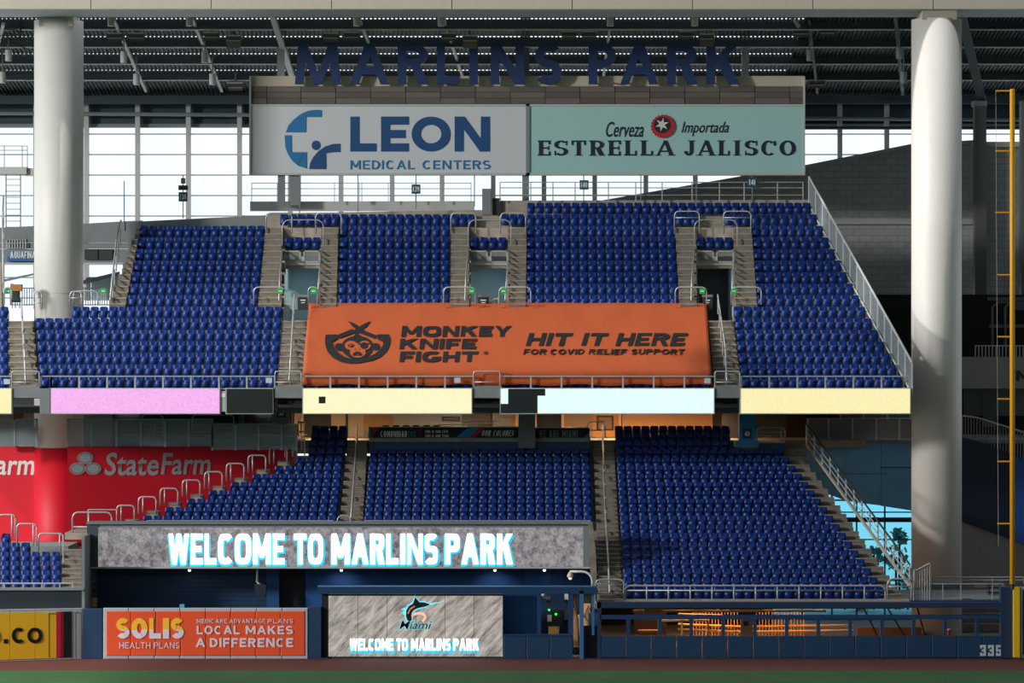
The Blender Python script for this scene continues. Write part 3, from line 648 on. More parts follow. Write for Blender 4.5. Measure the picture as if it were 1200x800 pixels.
# ------------------------------------------------------------------ main sign
SY = 181.0
t = thing('scoreboard_sign', 'wide sponsor sign board with two advertising faces under the roof', 'sign', P(618, 205, SY))
MB().pbox(292, 943, 89, 101, SY+.25, .9).build('crown_panel', mat('crown_beige','#b8ad9c',.6), t)
MB().pbox(292, 943, 100, 205, SY+.3, .8).build('carcass', DGREY, t)
xs = [293,316.5]+[352.5+40.85*k for k in range(0, 15)]
xs = sorted(set([293, 312.5]+[352.5+40.9*k for k in range(15)]+[942])); 
tb = [mat('brown_grey_tile', '#5f5854', .6), mat('dark_grey_tile', '#56504e', .6), mat('warm_grey_tile', '#68615c', .6)]
for k, (a, b) in enumerate(zip(xs, xs[1:])):
    for j in range(3): MB().pbox(a+.3, b-.3, 101.2+j*6.9, 107.7+j*6.9, SY+.12+.03*((k+j)%2), .2).build('cladding_panel', tb[(k*2+j)%3], t)
MB().pbox(292, 943, 122, 124.2, SY-.02, .4).build('face_frame', LGREY, t); MB().pbox(292, 943, 202.5, 205, SY-.02, .5).build('face_frame', LGREY, t)
MB().pbox(616.3, 620.8, 122, 205, SY-.02, .4).build('face_frame', MGREY, t)
MB().pbox(292, 294.2, 90, 205, SY-.04, .4).build('face_frame', LGREY, t); MB().pbox(941.5, 943.5, 90, 205, SY-.04, .4).build('face_frame', LGREY, t)
f1 = MB().pbox(294.2, 616.3, 124.2, 202.5, SY+.05, .2).build('left_advert_face', mat('pale_grey_vinyl', '#c6cad0', .6), t); f1['label'] = 'pale grey advert face with blue medical lettering'
f2 = MB().pbox(620.8, 941.5, 124.2, 202.5, SY+.05, .2).build('right_advert_face', mat('aqua_vinyl', '#9cc6c6', .6), t); f2['label'] = 'aqua advert face with dark serif lettering'
BL = mat('leon_blue', '#0f477c', .6); BL2 = mat('leon_light_blue', '#1c6fa6', .6)
fy = Yflat(SY+.02)
pl = []
for c, a, b in (('L',410.5,441),('E',446.5,479),('O',482.3,527.8),('N',532.7,574)): decal([[(a+x, 177.5-y) for x, y in q] for q in glyph(c, b-a, 41, 10.6, 9.6)], fy, 'letter', BL, f1)
decal(text('MEDICAL', 410.5, 486, 187.8, 198.3, .19, gap=.2), fy, 'lettering', BL2, f1); decal(text('CENTERS', 495, 574.5, 187.8, 198.3, .19, gap=.2), fy, 'lettering', BL2, f1)
# round medical emblem: ring sector top, ring sector bottom left, dot and arching figure
def arcpts(cx, cy, r, a0, a1, n=12): return [(cx+r*math.cos(math.radians(a0+(a1-a0)*i/n)), cy-r*math.sin(math.radians(a0+(a1-a0)*i/n))) for i in range(n+1)]
em = []
cx, cy, r = 371, 164, 36
top = arcpts(cx, cy, 35.5, 80, 165, 14)                      # (377,129) .. (336,155)
def fan(outer, inner):
    o = []
    for i in range(len(outer)-1): o.append([outer[i], outer[i+1], inner[i+1], inner[i]])
    return o
em += fan(top, [(377,137)]*1+[(377-(18.5)*min(1,i/7), 137+17.5*max(0,(i-7)/7)) for i in range(1, 15)])
em.append([(334.8,155),(358.5,155),(358.5,137),(345,139),(338,147)])
bot = arcpts(cx-1, cy, 36.5, 191, 238, 12)
em += fan([(333.5,158.5)]+bot, [(341.5,158.5)]+[(341.5,178.3) if i < 5 else (341.5+18*(i-5)/7, 178.3) for i in range(len(bot))])
em.append([(341,178.3),(359.5,178.3),(359.5,197.5),(352,195),(343.5,188)])
decal(em, fy, 'emblem', BL2, f1)
fig = [disc(370.3,170.2,5.2,5.6)]; oo = [(398.8,168.3),(390,168.6),(381,171.5),(373,177),(367,184),(363.5,191),(362.3,198)]; ii = [(398.8,178.2),(392,178.2),(382,179.5),(382,180),(382,186),(382,192),(382,198)]
fig += fan(oo, ii); decal(fig, fy, 'emblem_figure', BL, f1)
NV = mat('dark_navy_print', '#111d33', .6)
decal(text('ESTRELLA', 630, 789.5, 164.5, 182.3, .27, .1, gap=.2, serif=.055, wide=.86), fy, 'lettering', NV, f2)
decal(text('JALISCO', 801.5, 932.5, 164.5, 182.3, .27, .1, gap=.2, serif=.055, wide=.86), fy, 'lettering', NV, f2)
soft_text('Cerveza', 710, 754, 142.5, 160.5, fy, 'script_lettering', NV, f2, .008, .35); soft_text('Importada', 798.5, 854, 142.5, 159.5, fy, 'script_lettering', NV, f2, .008, .35)
cp = MB(); N = 42; cap = [(777+(14+(.7 if k%2 else -.5))*math.cos(2*PI*k/N), 148+(13.3+(.7 if k%2 else -.5))*math.sin(2*PI*k/N)) for k in range(N)]
decal([cap], Yflat(SY-.04), 'bottle_cap_emblem', mat('cap_red', '#b3262a', .4), f2, .08)
decal([disc(776,146.5,9.8,9.5)], Yflat(SY-.06), 'emblem_centre', NV, f2, .06)
star = [(775.8+(8.2 if k%2 == 0 else 3.3)*math.sin(PI*k/6+.2), 145.8-(8.2 if k%2 == 0 else 3.3)*math.cos(PI*k/6+.2)) for k in range(12)]
decal([[star[k], star[(k+1)%12], (775.8,145.8)] for k in range(12)], Yflat(SY-.09), 'emblem_star', mat('star_silver', '#d9cfc0', .4), f2, .03)
for x in (329.5, 616, 343): MB().pbox(x-4, x+4 if x != 343 else x+9, 205, 240, SY+.3, .5).build('support_post', MGREY, t)
# roof-name letters standing on the sign
LM = mat('navy_letter_face', '#14305f', .5)
tl = thing('stadium_name_lettering', 'big dark blue free-standing letters reading MARLINS PARK above the sign', 'sign', P(607, 99, SY-.5))
for c, a, b in (('m',345.5,399.3),('A',410,456),('R',466,502),('L',512,538),('I',550,560),('N',575,614.5),('S',627,658.5),('P',690,722),('A',727,771.5),('R',782,817.5),('K',828,867)):
    pol = [[(a+x, 98.5-y) for x, y in q] for q in glyph(c, b-a, 47.5, 10.2, 9.2)]
    decal(pol, Yflat(SY-.45), 'letter', LM, tl, .28)
    for xx in ((a+5, b-5) if b-a > 12 else ((a+b)/2,)): MB().tube([P(xx,97,SY-.3), P(xx,97,SY+.4)], .05, 6).build('standoff', MGREY, tl)
# walkway rail under the sign
straight_rail('long thin guard rail on the walkway under the big sign', [295,325,352,392,421,424,455,487,517,552], 214, 237, 181.8, [214.5,221,229], r=.025, pw=.04)
straight_rail('thin guard rail on the walkway right of the grey cabinet', [586,622,648,674,713,745,776,811,843,872,911,941], 213, 236, 179.0, [213.5,220,228.5], r=.03, pw=.06)
for x, yb in ((351,248),(419.5,246),(556,240),(487.5,243),(684,236),(751,238),(816,237),(881.5,236),(145.5,268)):
    o = MB().pbox(x-.6, x+.6, 204 if x > 200 else 212, yb+2, 178.78 if x > 200 else 187.93, .05)
    tag(o.build('thin_pole', MGREY), 'thin steel pole rising behind the upper seats '+{351:'under the first letters',419.5:'under the word LEON',556:'left of the grey cabinet',487.5:'under the teal plate below LEON',684:'under the teal plate above the widest block',751:'midway between signs 140 and 141',816:'left of the sign 141',881.5:'under the rightmost teal plate',145.5:'in front of the second glazed bay'}[x], 'pole')
for s_, x, y in (('139',487.5,221.5),('140',684.5,216.5),('141',881.5,213.5),('138',214.5,230.5)):
    t = thing('section_sign', 'small teal sign numbered '+s_+{'139':' below the word LEON','140':' above the widest upper seat block','141':' near the right end of the big sign','138':' in front of the left glazed wall'}[s_], 'sign', P(x, y+5, 178.7), 'teal section number signs'); pn = MB().pbox(x-5.2, x+5.2, y-5.5, y+5.5, 178.7, .08).build('sign_panel', TEAL, t)
    decal(text(s_, x-3.8, x+3.8, y-3, y+3, .18), Yflat(178.6), 'digits', WHITE, t)
    if s_ == '138':
        MB().pbox(209, 220, 217, 222.5, 178.7, .15).build('exit_box', DGREY, t); MB().pbox(212, 217, 208.5, 215, 178.7, .15).build('speaker_box', MGREY, t); MB().pbox(214, 215, 205, 256, 178.85, .05).build('pole', MGREY, t)
t = thing('electrical_cabinet', 'tall grey electrical cabinet behind the middle tunnel', 'cabinet', P(571,252,179)); MB().pbox(565, 576.5, 221, 252, 179, .6).build('body', MGREY, t); MB().pbox(577, 587, 232, 252, 179.2, .5).build('side_unit', DGREY, t)
MB().pbox(566, 575.5, 223, 251, 178.96, .05).build('door', CONG, t)

# ------------------------------------------------------------------ tunnels (vomitories)
TW = mat('tunnel_paint', '#8fa9ae', .7); names = ['left', 'middle', 'right']
for n, (a, b) in enumerate(VOMS):
    s = struct('tunnel', 'painted entrance tunnel through the upper deck, %s one' % names[n], P((a+b)/2, 357, up_Y(7)))
    Y7, Y12 = up_Y(7), up_Y(12); zf = up_z(7)-.6
    for xx, sg in ((a,-1),(b,1)):
        MB().box(PX(xx,Y12), PX(xx,Y12)+sg*.12, Y12, Y12+6, zf, up_z(12)-.3).build('side_wall', TW, s)
        for i in range(7, 12): MB().box(PX(xx,Y12), PX(xx,Y12)+sg*.05, up_Y(i)+.1, up_Y(i+1)+.1, zf, up_z(i)+.08).build('side_wall', TW, s)
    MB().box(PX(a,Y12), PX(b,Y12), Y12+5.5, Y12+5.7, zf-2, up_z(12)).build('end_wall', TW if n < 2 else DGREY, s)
    MB().box(PX(a,Y12)-.1, PX(b,Y12)+.1, Y12-.1, Y12+6, up_z(12)-.65, up_z(12)-.3).build('ceiling_slab', LGREY, s)
    MB().box(PX(a,Y12), PX(b,Y12), Y7-.1, Y12+6, zf-.2, zf).build('floor_slab', CONG, s)
    lq = bpy.data.lights.new('tunnel_fill_lamp', 'AREA'); lq.energy = (45, 45, 12)[n]; lq.size = .8; lq.color = (.85,.95,1); lo = bpy.data.objects.new('tunnel_fill_lamp', lq); C.objects.link(lo); lo.location = (PX((a+b)/2,Y12), Y12+2.5, up_z(12)-.8)  # lamp added to brighten the inside of the tunnel
    lt_ = thing('tunnel_fill_light', 'flat ceiling light added to brighten the %s tunnel' % names[n], 'lamp', (PX((a+b)/2,Y12), Y12+2.5, up_z(12)-.72)); MB().box(PX((a+b)/2,Y12)-.4, PX((a+b)/2,Y12)+.4, Y12+2.3, Y12+2.7, up_z(12)-.74, up_z(12)-.65).build('diffuser', mat('cool_glow','#e8f4ff',emit=3), lt_); lo.parent = lt_; lo.location = (0,0,-.06)
    # stepped cheek walls either side
    for i in range(7, 13):
        for xx in (a, b): MB().box(PX(xx,up_Y(i))-.09, PX(xx,up_Y(i))+.09, up_Y(i), up_Y(i)+D, zf, up_z(i)+.12).build('cheek_wall', CON, s)
    t = thing('mesh_balustrade', 'steel framed mesh balustrade above the %s tunnel' % names[n], 'rail', P((a+b)/2, 309, Y12-.1))
    for u, v in ((a+1, (a+b)/2-1.5), ((a+b)/2+1.5, b-1)):
        Yb = Y12-.12
        for q in ((u,v,293.5,295),(u,v,306,307.5),(u,u+1.5,293.5,307.5),(v-1.5,v,293.5,307.5)): MB().pbox(*q, Yb, .06).build('frame_bar', LGREY, t)
        MB().pbox(u+1, v-1, 294.5, 306.5, Yb+.02, .02).build('infill_panel', MESHP, t)
    MB().pbox(a, b, 308, 310.5, Y12-.14, .14).build('kick_board', LGREY, t)
    hoop('steel hoop rail around the four seats above the %s tunnel' % names[n], a-1, b+3, 257.5, 300, up_Y(12)+.2, .035, rad=.4)
    for sd_, x in (('left', a-4), ('right', b+1)):
        handrail('sloping steel handrail on the %s side of the %s tunnel' % (sd_, names[n]), [P(x+3 if sd_ == 'left' else x, 292, up_Y(12)-.3), P(x+(0 if sd_ == 'left' else -3), 320, up_Y(9)+.2), P(x-1 if sd_ == 'left' else x-5, 352, up_Y(7)+.1)], .04, 3, .8)
    for sd_, x0, x1 in (('left', a-35+(12 if n else 0)-(0 if n else 0), a+2), ('right', b-12 if n != 1 else b-10, b+(26 if n == 1 else (17 if n == 0 else 31)))):
        x0, x1 = {(0,'left'):(297.5,333.5),(0,'right'):(361.5,372),(1,'left'):(520,557),(1,'right'):(585,622),(2,'left'):(791.5,828),(2,'right'):(857,892)}[(n, sd_)]
        hoop('steel hoop rail at the foot of the stairs, %s side of the %s tunnel' % (sd_, names[n]), x0, x1, 336.5, 357, up_Y(7)-.15, .035)
    for sd_, x0, x1 in (('left',{0:312,1:528.5,2:790.5}[n],{0:342,1:557.5,2:819.5}[n]),('right',{0:370,1:586.5,2:848}[n],{0:400,1:616,2:880}[n])):
        hoop('steel hoop rail at the top of the stairs, %s side of the %s tunnel' % (sd_, names[n]), x0, x1, 249.5-(2 if n == 2 else 0), 274, up_Y(13)+.3, .035, mid=255 if n == 2 else None)
gx = [(9,341),(121,341),(328.5,341),(367.3,341),(552.7,341),(590,341),(823,341),(860,341)]
gn = ['left of the white column','right of the white column','left of the left tunnel','right of the left tunnel','left of the middle tunnel','right of the middle tunnel','left of the right tunnel','right of the right tunnel']
for (x, y), nn in zip(gx, gn):
    Yg = up_Y(7)-.22; t = thing('exit_sign', 'tiny green exit plate on the rail '+nn, 'sign', P(x, y+3, Yg), 'green exit plates'); MB().pbox(x-3.3, x+3.3, y-3.2, y+3.2, Yg, .04).build('plate', GREENL, t)
    MB().pbox(x-2, x+2, y-.6, y+.6, Yg-.015, .02).build('lettering', WHITE, t)
t = thing('ramp_wall_panel', 'pale grey slanted screen wall inside the left tunnel', 'wall panel', P(340,357,up_Y(7)+1)); quadpx([(333.5,322),(337,318),(337,338),(349,343),(349,362),(333.5,362)], up_Y(7)+.35, .08, 'panel', TW, t)
for x0, x1, nn in ((349,361,'in the left tunnel mouth'),(560,573,'in the middle tunnel mouth'),(824,835,'in the right tunnel mouth')):
    t = thing('waste_bin', 'black waste bin standing '+nn, 'bin', P((x0+x1)/2, 361, up_Y(7)+.3), 'waste bins'); MB().pbox(x0, x1, 347, 363, up_Y(7)+.3, .4).build('body', DGREY, t); MB().pbox(x0-.5, x1+.5, 345, 348, up_Y(7)+.28, .45).build('lid', MGREY, t)
    decal([rect(x0+3,351,x1-3,352.3), rect(x0+4,354,x1-4,355)], Yflat(up_Y(7)+.28), 'label', WHITE, t, .02)
t = thing('bench', 'low dark bench beside the bin in the middle tunnel', 'bench', P(582,357,up_Y(7)+.3)); MB().tube([P(574,357,up_Y(7)+.5),P(577,351,up_Y(7)+.5),P(584,349,up_Y(7)+.5),P(585,357,up_Y(7)+.5)], .04, 6).build('frame', LGREY, t)
# left concourse gates and box
Yc = up_Y(6)+.5
hoop('steel gate hoop immediately right of the white column', 82, 96, 341.5, 357, Yc, .035, mid=349); hoop('wide steel hoop rail right of the white column', 86, 115, 341, 357, Yc+.1, .035, seg=[95])
hoop('steel hoop rail left of the white column', 40, 49, 341.5, 362, Yc-.7, .035, mid=[348,355]); hoop('steel hoop rail right of the green plate near the far-left stairs', 5, 13, 337, 357, Yc, .035)
straight_rail('picket fence rail on the concourse beyond the left column', frange(92, 131, 14), 337, 358, 176, [337.5, 357], pw=.04)
straight_rail('picket fence rail on the concourse left of the left column', frange(12, 40, 10), 337, 358, 176.5, [337.5, 357], pw=.04)
handrail('long steel handrail climbing beside the stairs right of the white column', [P(129,352,up_Y(7)), P(136,285,up_Y(11)), P(140,262,up_Y(13)), P(142,258,up_Y(13)+.4)], .05, 6, .9)
handrail('long steel handrail climbing at the far left edge', [P(4,332,up_Y(8)), P(3,260,up_Y(12)), P(4,230,up_Y(13))], .05, 4, .9)
t = thing('cardboard_box', 'brown cardboard box on a dark rolling stand at the far left', 'box', P(18,362,Yc+.6)); Yb = Yc+.6
MB().pbox(12, 25, 333, 341, Yb, .5).build('carton', mat('cardboard','#a8743f',.8), t); MB().pbox(14, 22, 341, 352, Yb+.1, .3).build('stand', DGREY, t)
MB().tube([P(13,352,Yb+.2),P(25,352,Yb+.2)], .1, 8).build('tray', DGREY, t)
for x in (14.5,18,23): MB().tube([P(x,352,Yb+.2),P(x,361,Yb+.2)], .03, 6).build('leg', MGREY, t)
MB().pbox(12.5, 15, 332.2, 333, Yb+.1, .2).build('flap', mat('cardboard','#a8743f'), t)

# ------------------------------------------------------------------ upper deck front: fascia, ribbon boards, rails, banner
YF = 164.55
s = struct('upper_deck_fascia', 'concrete edge and dark underside of the upper deck', P(530, 490, 165))
for a, b in ((-60,-2),(47,322),(355,555),(587,837),(868,1067)): MB().pbox(a, b, 455, 484, YF+.5, 2.2).build('fascia_block', DGREY, s)
for a, b, nn in ((13,46.5,''),(322,355,''),(554,588,''),(837,869,'')): MB().pbox(a, b, 452, 466, YF+.1, 1.6).build('concrete_fascia', CONG, s)
bl_ = MB(); bl_.box(PX(-120,165), PX(1066,165), 167.3, 181, PZ(483,167)-.05, PZ(483,167)+.25); bl_.build('deck_underside', mat('underside_grey', '#55585a', .8), s)
def ribbon(label, x0, x1, m, extra=None):
    t = thing('ribbon_board', label, 'led board', P((x0+x1)/2, 484, YF), 'ribbon boards on the upper deck front')
    MB().pbox(x0-1.2, x1+1.2, 454.5, 485, YF+.03, .45).build('housing', LGREY, t)
    MB().pbox(x0, x1, 455.5, 484, YF, .06).build('screen', m, t)
    return t
ribbon('pale yellow lit ribbon board at the far left edge', -60, 13, LEDY2)
ribbon('pink lit ribbon board left of the orange banner', 60, 257, LEDP)
ribbon('dark unlit ribbon board right of the pink one', 265.5, 319, LEDO)
t = ribbon('pale yellow lit ribbon board under the left half of the orange banner', 355.5, 552.5, LEDY)
MB().pbox(373.5, 381.5, 464.5, 472.5, YF-.02, .03).build('dead_module', LEDO, t)
t = ribbon('cold white ribbon board with a dark dead patch at its left', 587, 836.5, LEDC)
for q in ((595.5,630,455.5,484),(629.9,639,455.5,463.5),(586.5,595.6,473,484)): MB().pbox(*q, YF-.02, .03).build('dead_module', LEDO, t)
ribbon('yellow lit ribbon board under the upper right seats', 868.5, 1066.5, LEDY2)
t = thing('junction_panel', 'grey blank panel at the left end of the pink board', 'panel', P(53,484,YF)); MB().pbox(46.5, 58.5, 455, 484.5, YF, .4).build('panel', MGREY, t)
t = thing('junction_panel', 'pale blank post between the pink and the dark board', 'panel', P(261,482,YF)); MB().pbox(258.5, 264, 458, 482, YF+.1, .3).build('panel', LGREY, t); MB().pbox(260, 264, 461, 465, YF+.05, .1).build('small_box', WHITE, t)
YR = YF+.28
def frail(lab, a, b, n): return straight_rail(lab, frange(a, b, n), 440, 456, YR, [440.8, 455.5], name='guard_rail', r=.035, pw=.09, panel=None)
frail('steel guard rail in front of the far left upper seats', -20, 14, 1); frail('steel guard rail above the pink board', 60, 322, 8); frail('short steel guard rail left of the pink board', 47, 60, 1)
frail('steel guard rail in front of the left half of the orange banner', 353.5, 555, 6); frail('steel guard rail in front of the right half of the orange banner', 586, 838, 7); frail('steel guard rail above the yellow board at the right', 868.5, 1066, 6)
for nn, a, b in (('at the far left stairs',14,46),('left of the orange banner',322.5,353),('in the middle of the orange banner',555,586),('right of the orange banner',838,867)):
    hoop('steel hoop rail closing the aisle '+nn, a, b, 435, 454.5, YR-.1, .035, mid=447.5, rad=.1)
for nn, x in (('far left stairs',28),('stairs left of the banner',342),('stairs right of the banner',849)):
    dx = {28:(-3,2),342:(3,-3),849:(-8,3)}[x]
    handrail('central steel handrail on the '+nn, [P(x+dx[0],345 if x != 28 else 350, up_Y(6)+.3), P(x+dx[1]*.2,405,up_Y(2)+.9), P(x+dx[1],446,up_Y(0)-.2)], .04, 6, .85)
for x, y, nn in ((8,447,'at the far left'),(315,445.5,'above the dark ribbon board'),(536,445.5,'left of the banner centre'),(829,446,'below the right end of the banner')):
    t = thing('seat_notice', 'small pale notice plate on the guard rail '+nn, 'notice', P(x,y+3,YR-.05), 'notice plates'); MB().pbox(x-3.6, x+3.6, y-3, y+3, YR-.06, .04).build('plate', mat('notice_blue_grey','#b9cbd6'), t)
# banner cloth
tb_ = thing('orange_banner', 'huge orange cloth banner stretched over the seats with black lettering', 'banner', P(595, 452, 165.3))
Y0b, Y1b = 165.1, 171.15; Za, Zb = PZ(436,Y0b), PZ(355.5,Y1b); kb = (Zb-Za)/(Y1b-Y0b)
def onban(x, y, lift=0.0):          # point on the banner: it hangs straight in front of the first row, then climbs over the seats
    a = (400-y)/F; Y = Y0b if y >= 436 else (Za-kb*Y0b-H0)/(a-kb)
    return ((x-600)*Y/F, Y-lift, H0+(400-y)*Y/F)
mb = MB(); NX, NY = 120, 26
def bx_(u, v): xl = 353.5+8.5*v; xr = 834.5-6.5*v; return xl+(xr-xl)*u
for j in range(NY+1):
    for i in range(NX+1):
        u, v = i/NX, j/NY; x = bx_(u,v); yq = 451-95.5*v+(1.1*math.sin(u*2*PI*7) if j == 0 else 0)+(-.8*math.sin(u*PI) if j == NY else 0)
        X, Y, Z = onban(x, yq); ed = max(0, (u-.93)/.07)+max(0, (.04-u)/.04)
        wv = noise.noise(Vector((X*.6, Z*1.1, 3)))*.07+noise.noise(Vector((X*2.2+Z*2.5, Z*.8-X*.5, 1)))*(.03+.13*ed)
        mb.v.append((X, Y+wv, Z))
for j in range(NY):
    for i in range(NX): a = j*(NX+1)+i; mb.f.append((a, a+1, a+NX+2, a+NX+1))
cl = mb.build('cloth', ORANGE, tb_, True); sol = cl.modifiers.new('thick', 'SOLIDIFY'); sol.thickness = .02; sol.offset = 1
fb = lambda x, y: onban(x, y, .12)
def ban(polys, nm): return decal(polys, fb, nm, BLACK, tb_, .04)
pol = text('MONKEY', 470, 599.5, 381.7, 394.2, .42, .28, gap=.16, p=3, wide=1.5, slant=.12)+text('KNIFE', 468, 559, 396.6, 408.7, .42, .28, gap=.16, p=3, wide=1.5, slant=.12)+text('FIGHT', 468, 560.5, 411.5, 423.7, .42, .28, gap=.16, p=3, wide=1.5, slant=.12)
ban(pol, 'lettering')
ban(text('HIT', 616, 671.5, 390, 404.8, .34, .24, gap=.16, wide=1.3, slant=.3)+text('IT', 681, 713, 390, 404.8, .34, .24, gap=.16, wide=1.3, slant=.3)+text('HERE', 721, 806, 390, 404.8, .34, .24, gap=.16, wide=1.3, slant=.3), 'lettering')
ban(text('FOR', 613, 641, 408.7, 415, .3, .22, gap=.2, wide=1.2, slant=.25)+text('COVID', 644, 685.5, 408.7, 415, .3, .22, gap=.2, wide=1.2, slant=.25)+text('RELIEF', 689.5, 735, 408.7, 415, .3, .22, gap=.2, wide=1.2, slant=.25)+text('SUPPORT', 739, 802.5, 408.7, 415, .3, .22, gap=.2, wide=1.2, slant=.25), 'lettering')
ban(annulus(569, 413, 2.6, 1.8, .5, 12)+[disc(569,413,1,.7,8)], 'registered_mark')
# monkey head emblem with crossed knives
em = []
out_ = [(381.5,392),(381,399),(381.5,405),(384,412),(390,418.5),(400,423.5),(411,425.5),(422,425),(435,422.5),(446,418),(453.5,411),(457,404),(457.5,397),(455.5,391.5)]
inn_ = [(390,394.5),(389,399),(390,404),(393,409.5),(398,414),(404,418),(412,420.3),(420,420.3),(430,418.5),(439,414.5),(446,409),(449,403.5),(449,399),(447,395)]
em += fan(out_, inn_)
em += [[(381.5,392),(394,391.5),(397,393),(396,396.5),(390,400)], [(455.5,391.5),(444,391.5),(440,393),(443,397.5),(449,400)]]
em += [[(395,392.5),(413,385),(416.5,389.5),(398,396)], [(442,393),(425,386.5),(421,389.5),(440,397)]]                 # handles
em += [[(408,376),(417,379.5),(428,387.5),(423,390.5),(413,382)], [(434,376),(425,380),(413,388),(418,391),(430,382)]]      # blades
ban(em, 'emblem_knives')
hd = [disc(419,406.5,19,13.2,26), disc(397.5,406,5.2,4.3,12), disc(440.5,406,5.2,4.3,12), disc(419,413,13,8.2,20), [(417,397),(414.5,393.5),(419,388.5),(420,391.5),(424,393.5),(423,397)]]
ban(hd, 'emblem_head')
face = [disc(411.5,404.5,7.4,5.4,18), disc(427.5,404.5,7.2,5.4,18), disc(419.5,412.5,9.2,6.4,20), rect(410,402,428,408)]
fo = decal(face, lambda x, y: onban(x, y, .18), 'emblem_face', ORANGE, tb_, .02)
em2 = [disc(427,404.6,4.8,3.9,14), [(420,402),(434,401.5),(434,403),(420,403.5)], disc(411.5,404.6,3.8,2.2,14), disc(416.5,409.3,.8,.5,8), disc(421.5,409.3,.8,.5,8)]+fan(disc(419,416,5.5,4.4,14,180,360), disc(419,416.5,3.2,2,14,180,360))+[rect(413.5,415.3,424.5,416.4)]
decal(em2, lambda x, y: onban(x, y, .22), 'emblem_features', BLACK, tb_, .02)
decal([disc(411.5,404.6,2.1,1.3,10)], lambda x, y: onban(x, y, .26), 'emblem_eye', ORANGE, tb_, .02); decal([disc(411.7,404.6,1.0,.9,8)], lambda x, y: onban(x, y, .29), 'emblem_eye', BLACK, tb_, .02)

# glass rail down the right edge of the upper deck
t = thing('stepped_glass_rail', 'sloping framed glass rail down the right edge of the upper deck', 'rail', P(1065, 460, up_Y(0)))
YE0, YE1 = up_Y(0)-.2, up_Y(15)+.8
def edge(k, low):       # k 0..1 from the front up
    y = lerp(425 if not low else 462, 207 if not low else 240, k); x = lerp(1069, 948, k); Y = lerp(YE0, YE1, k); return Vector(P(x, y, Y))
MB().tube([edge(0,0), edge(1,0)], .06, 8).build('top_rail', LGREY, t); MB().tube([edge(0,1), edge(1,1)], .05, 8).build('bottom_rail', LGREY, t)
n = 15
for k in range(n+1):
    a, b = edge(k/n,0), edge(k/n,1); MB().tube([a,b], .045, 6).build('post', LGREY, t)
    if k < n:
        c, d = edge((k+1)/n,0), edge((k+1)/n,1); off_ = Vector((0.02,0,0)); MB().hexa([a,c,d,b], [a+off_,c+off_,d+off_,b+off_]).build('glass_panel', HAZG, t)
s = struct('stepped_curb', 'white stepped curb along the right end of the upper seats', P(1062, 450, up_Y(0)))
for i in range(0, 16):
    x = UR(i)+1; MB().box(PX(x,up_Y(i)), PX(x+9,up_Y(i)), up_Y(i)-.1, up_Y(i)+D, up_z(i)-1.0, up_z(i)+.18).build('curb_block', LGREY, s)

# ------------------------------------------------------------------ concourse between the decks
zc = lo_z(19)
sc = struct('wall_concourse', 'warm lit back wall of the concourse behind the lower stand', (0, 181, zc))
YW = 181.0
MB().box(PX(-60,YW), PX(1000,YW), YW+.05, YW+.3, zc-1, zc+4.5).build('wall_face', DGREY, sc)
for a, b, c in ((356,388,'#3a3d3d'),(388,405,'#b8ad98'),(405,408,'#25423f'),(408,426,'#b8ad98'),(426,461,'#b08d5e'),(461,541,'#a9a69c'),(541,575,'#6a6458'),(577,597,'#a39a88'),(597,606,'#c49c66'),(630,658,'#262423'),(661,695,'#a98a63'),(695,725,'#e09a52'),(729,835,'#cf9f70'),(345,356,'#d8c7a8'),(318,342,'#6b7b80')):
    MB().pbox(a, b, 470, 512, YW-.06+(.02 if b-a < 20 else 0), .12).build('wall_panel', mat('concourse_'+c, c, .7), sc)  # orange-lit panels and posts: the lamplight is put into their colour
for a, b in ((604,607.5),(626,629),(658,661),(725,728)): MB().pbox(a, b, 470, 512, YW-.3, .2).build('door_post', mat('warm_post', '#e3b98a'), sc)
MB().pbox(426, 461, 505, 512, YW-.15, .1).build('kick_panel', MGREY, sc)
MB().box(PX(300,YW), PX(1000,YW), lo_Y(20), YW, zc-.4, zc-.02).build('concourse_floor', COND, sc)
MB().pbox(338, 341.6, 470, 512, 175.4, .2).build('door_post', mat('orange_lit_post', '#d9a066'), sc); MB().pbox(341.6, 342.6, 470, 512, 175.3, .2).build('door_post', MGREY, sc)
for X, W_, E in ((-22,1.2,60),(-14,1.2,60),(-10.2,1,260),(-3,1.2,260),(3,1.2,200),(7,1.2,420),(11.5,1.2,200)):
    zl = PZ(483,167)-.12; t = thing('concourse_light', 'warm ceiling light under the upper deck %s' % {-22:'at the far left',-14:'above the glass rail',-10.2:'over the yellow warning sign',-3:'over the black banner boards',3:'over the grey support post',7:'over the framed picture',11.5:'over the rear right seats'}[X], 'lamp', (X, 176.5, zl))
    MB().box(X-W_/2, X+W_/2, 176.3, 176.7, zl, zl+.06).build('diffuser', LAMPW if E > 100 else LAMPN, t)
    l = bpy.data.lights.new('concourse_lamp', 'AREA'); l.energy = E; l.size = 1.2; l.color = (1, .62, .32) if X in (-10.2, 7, 11.5) else (1, .86, .68); lo = bpy.data.objects.new('concourse_lamp', l); C.objects.link(lo); lo.parent = t; lo.location = (0, 0, -.08)
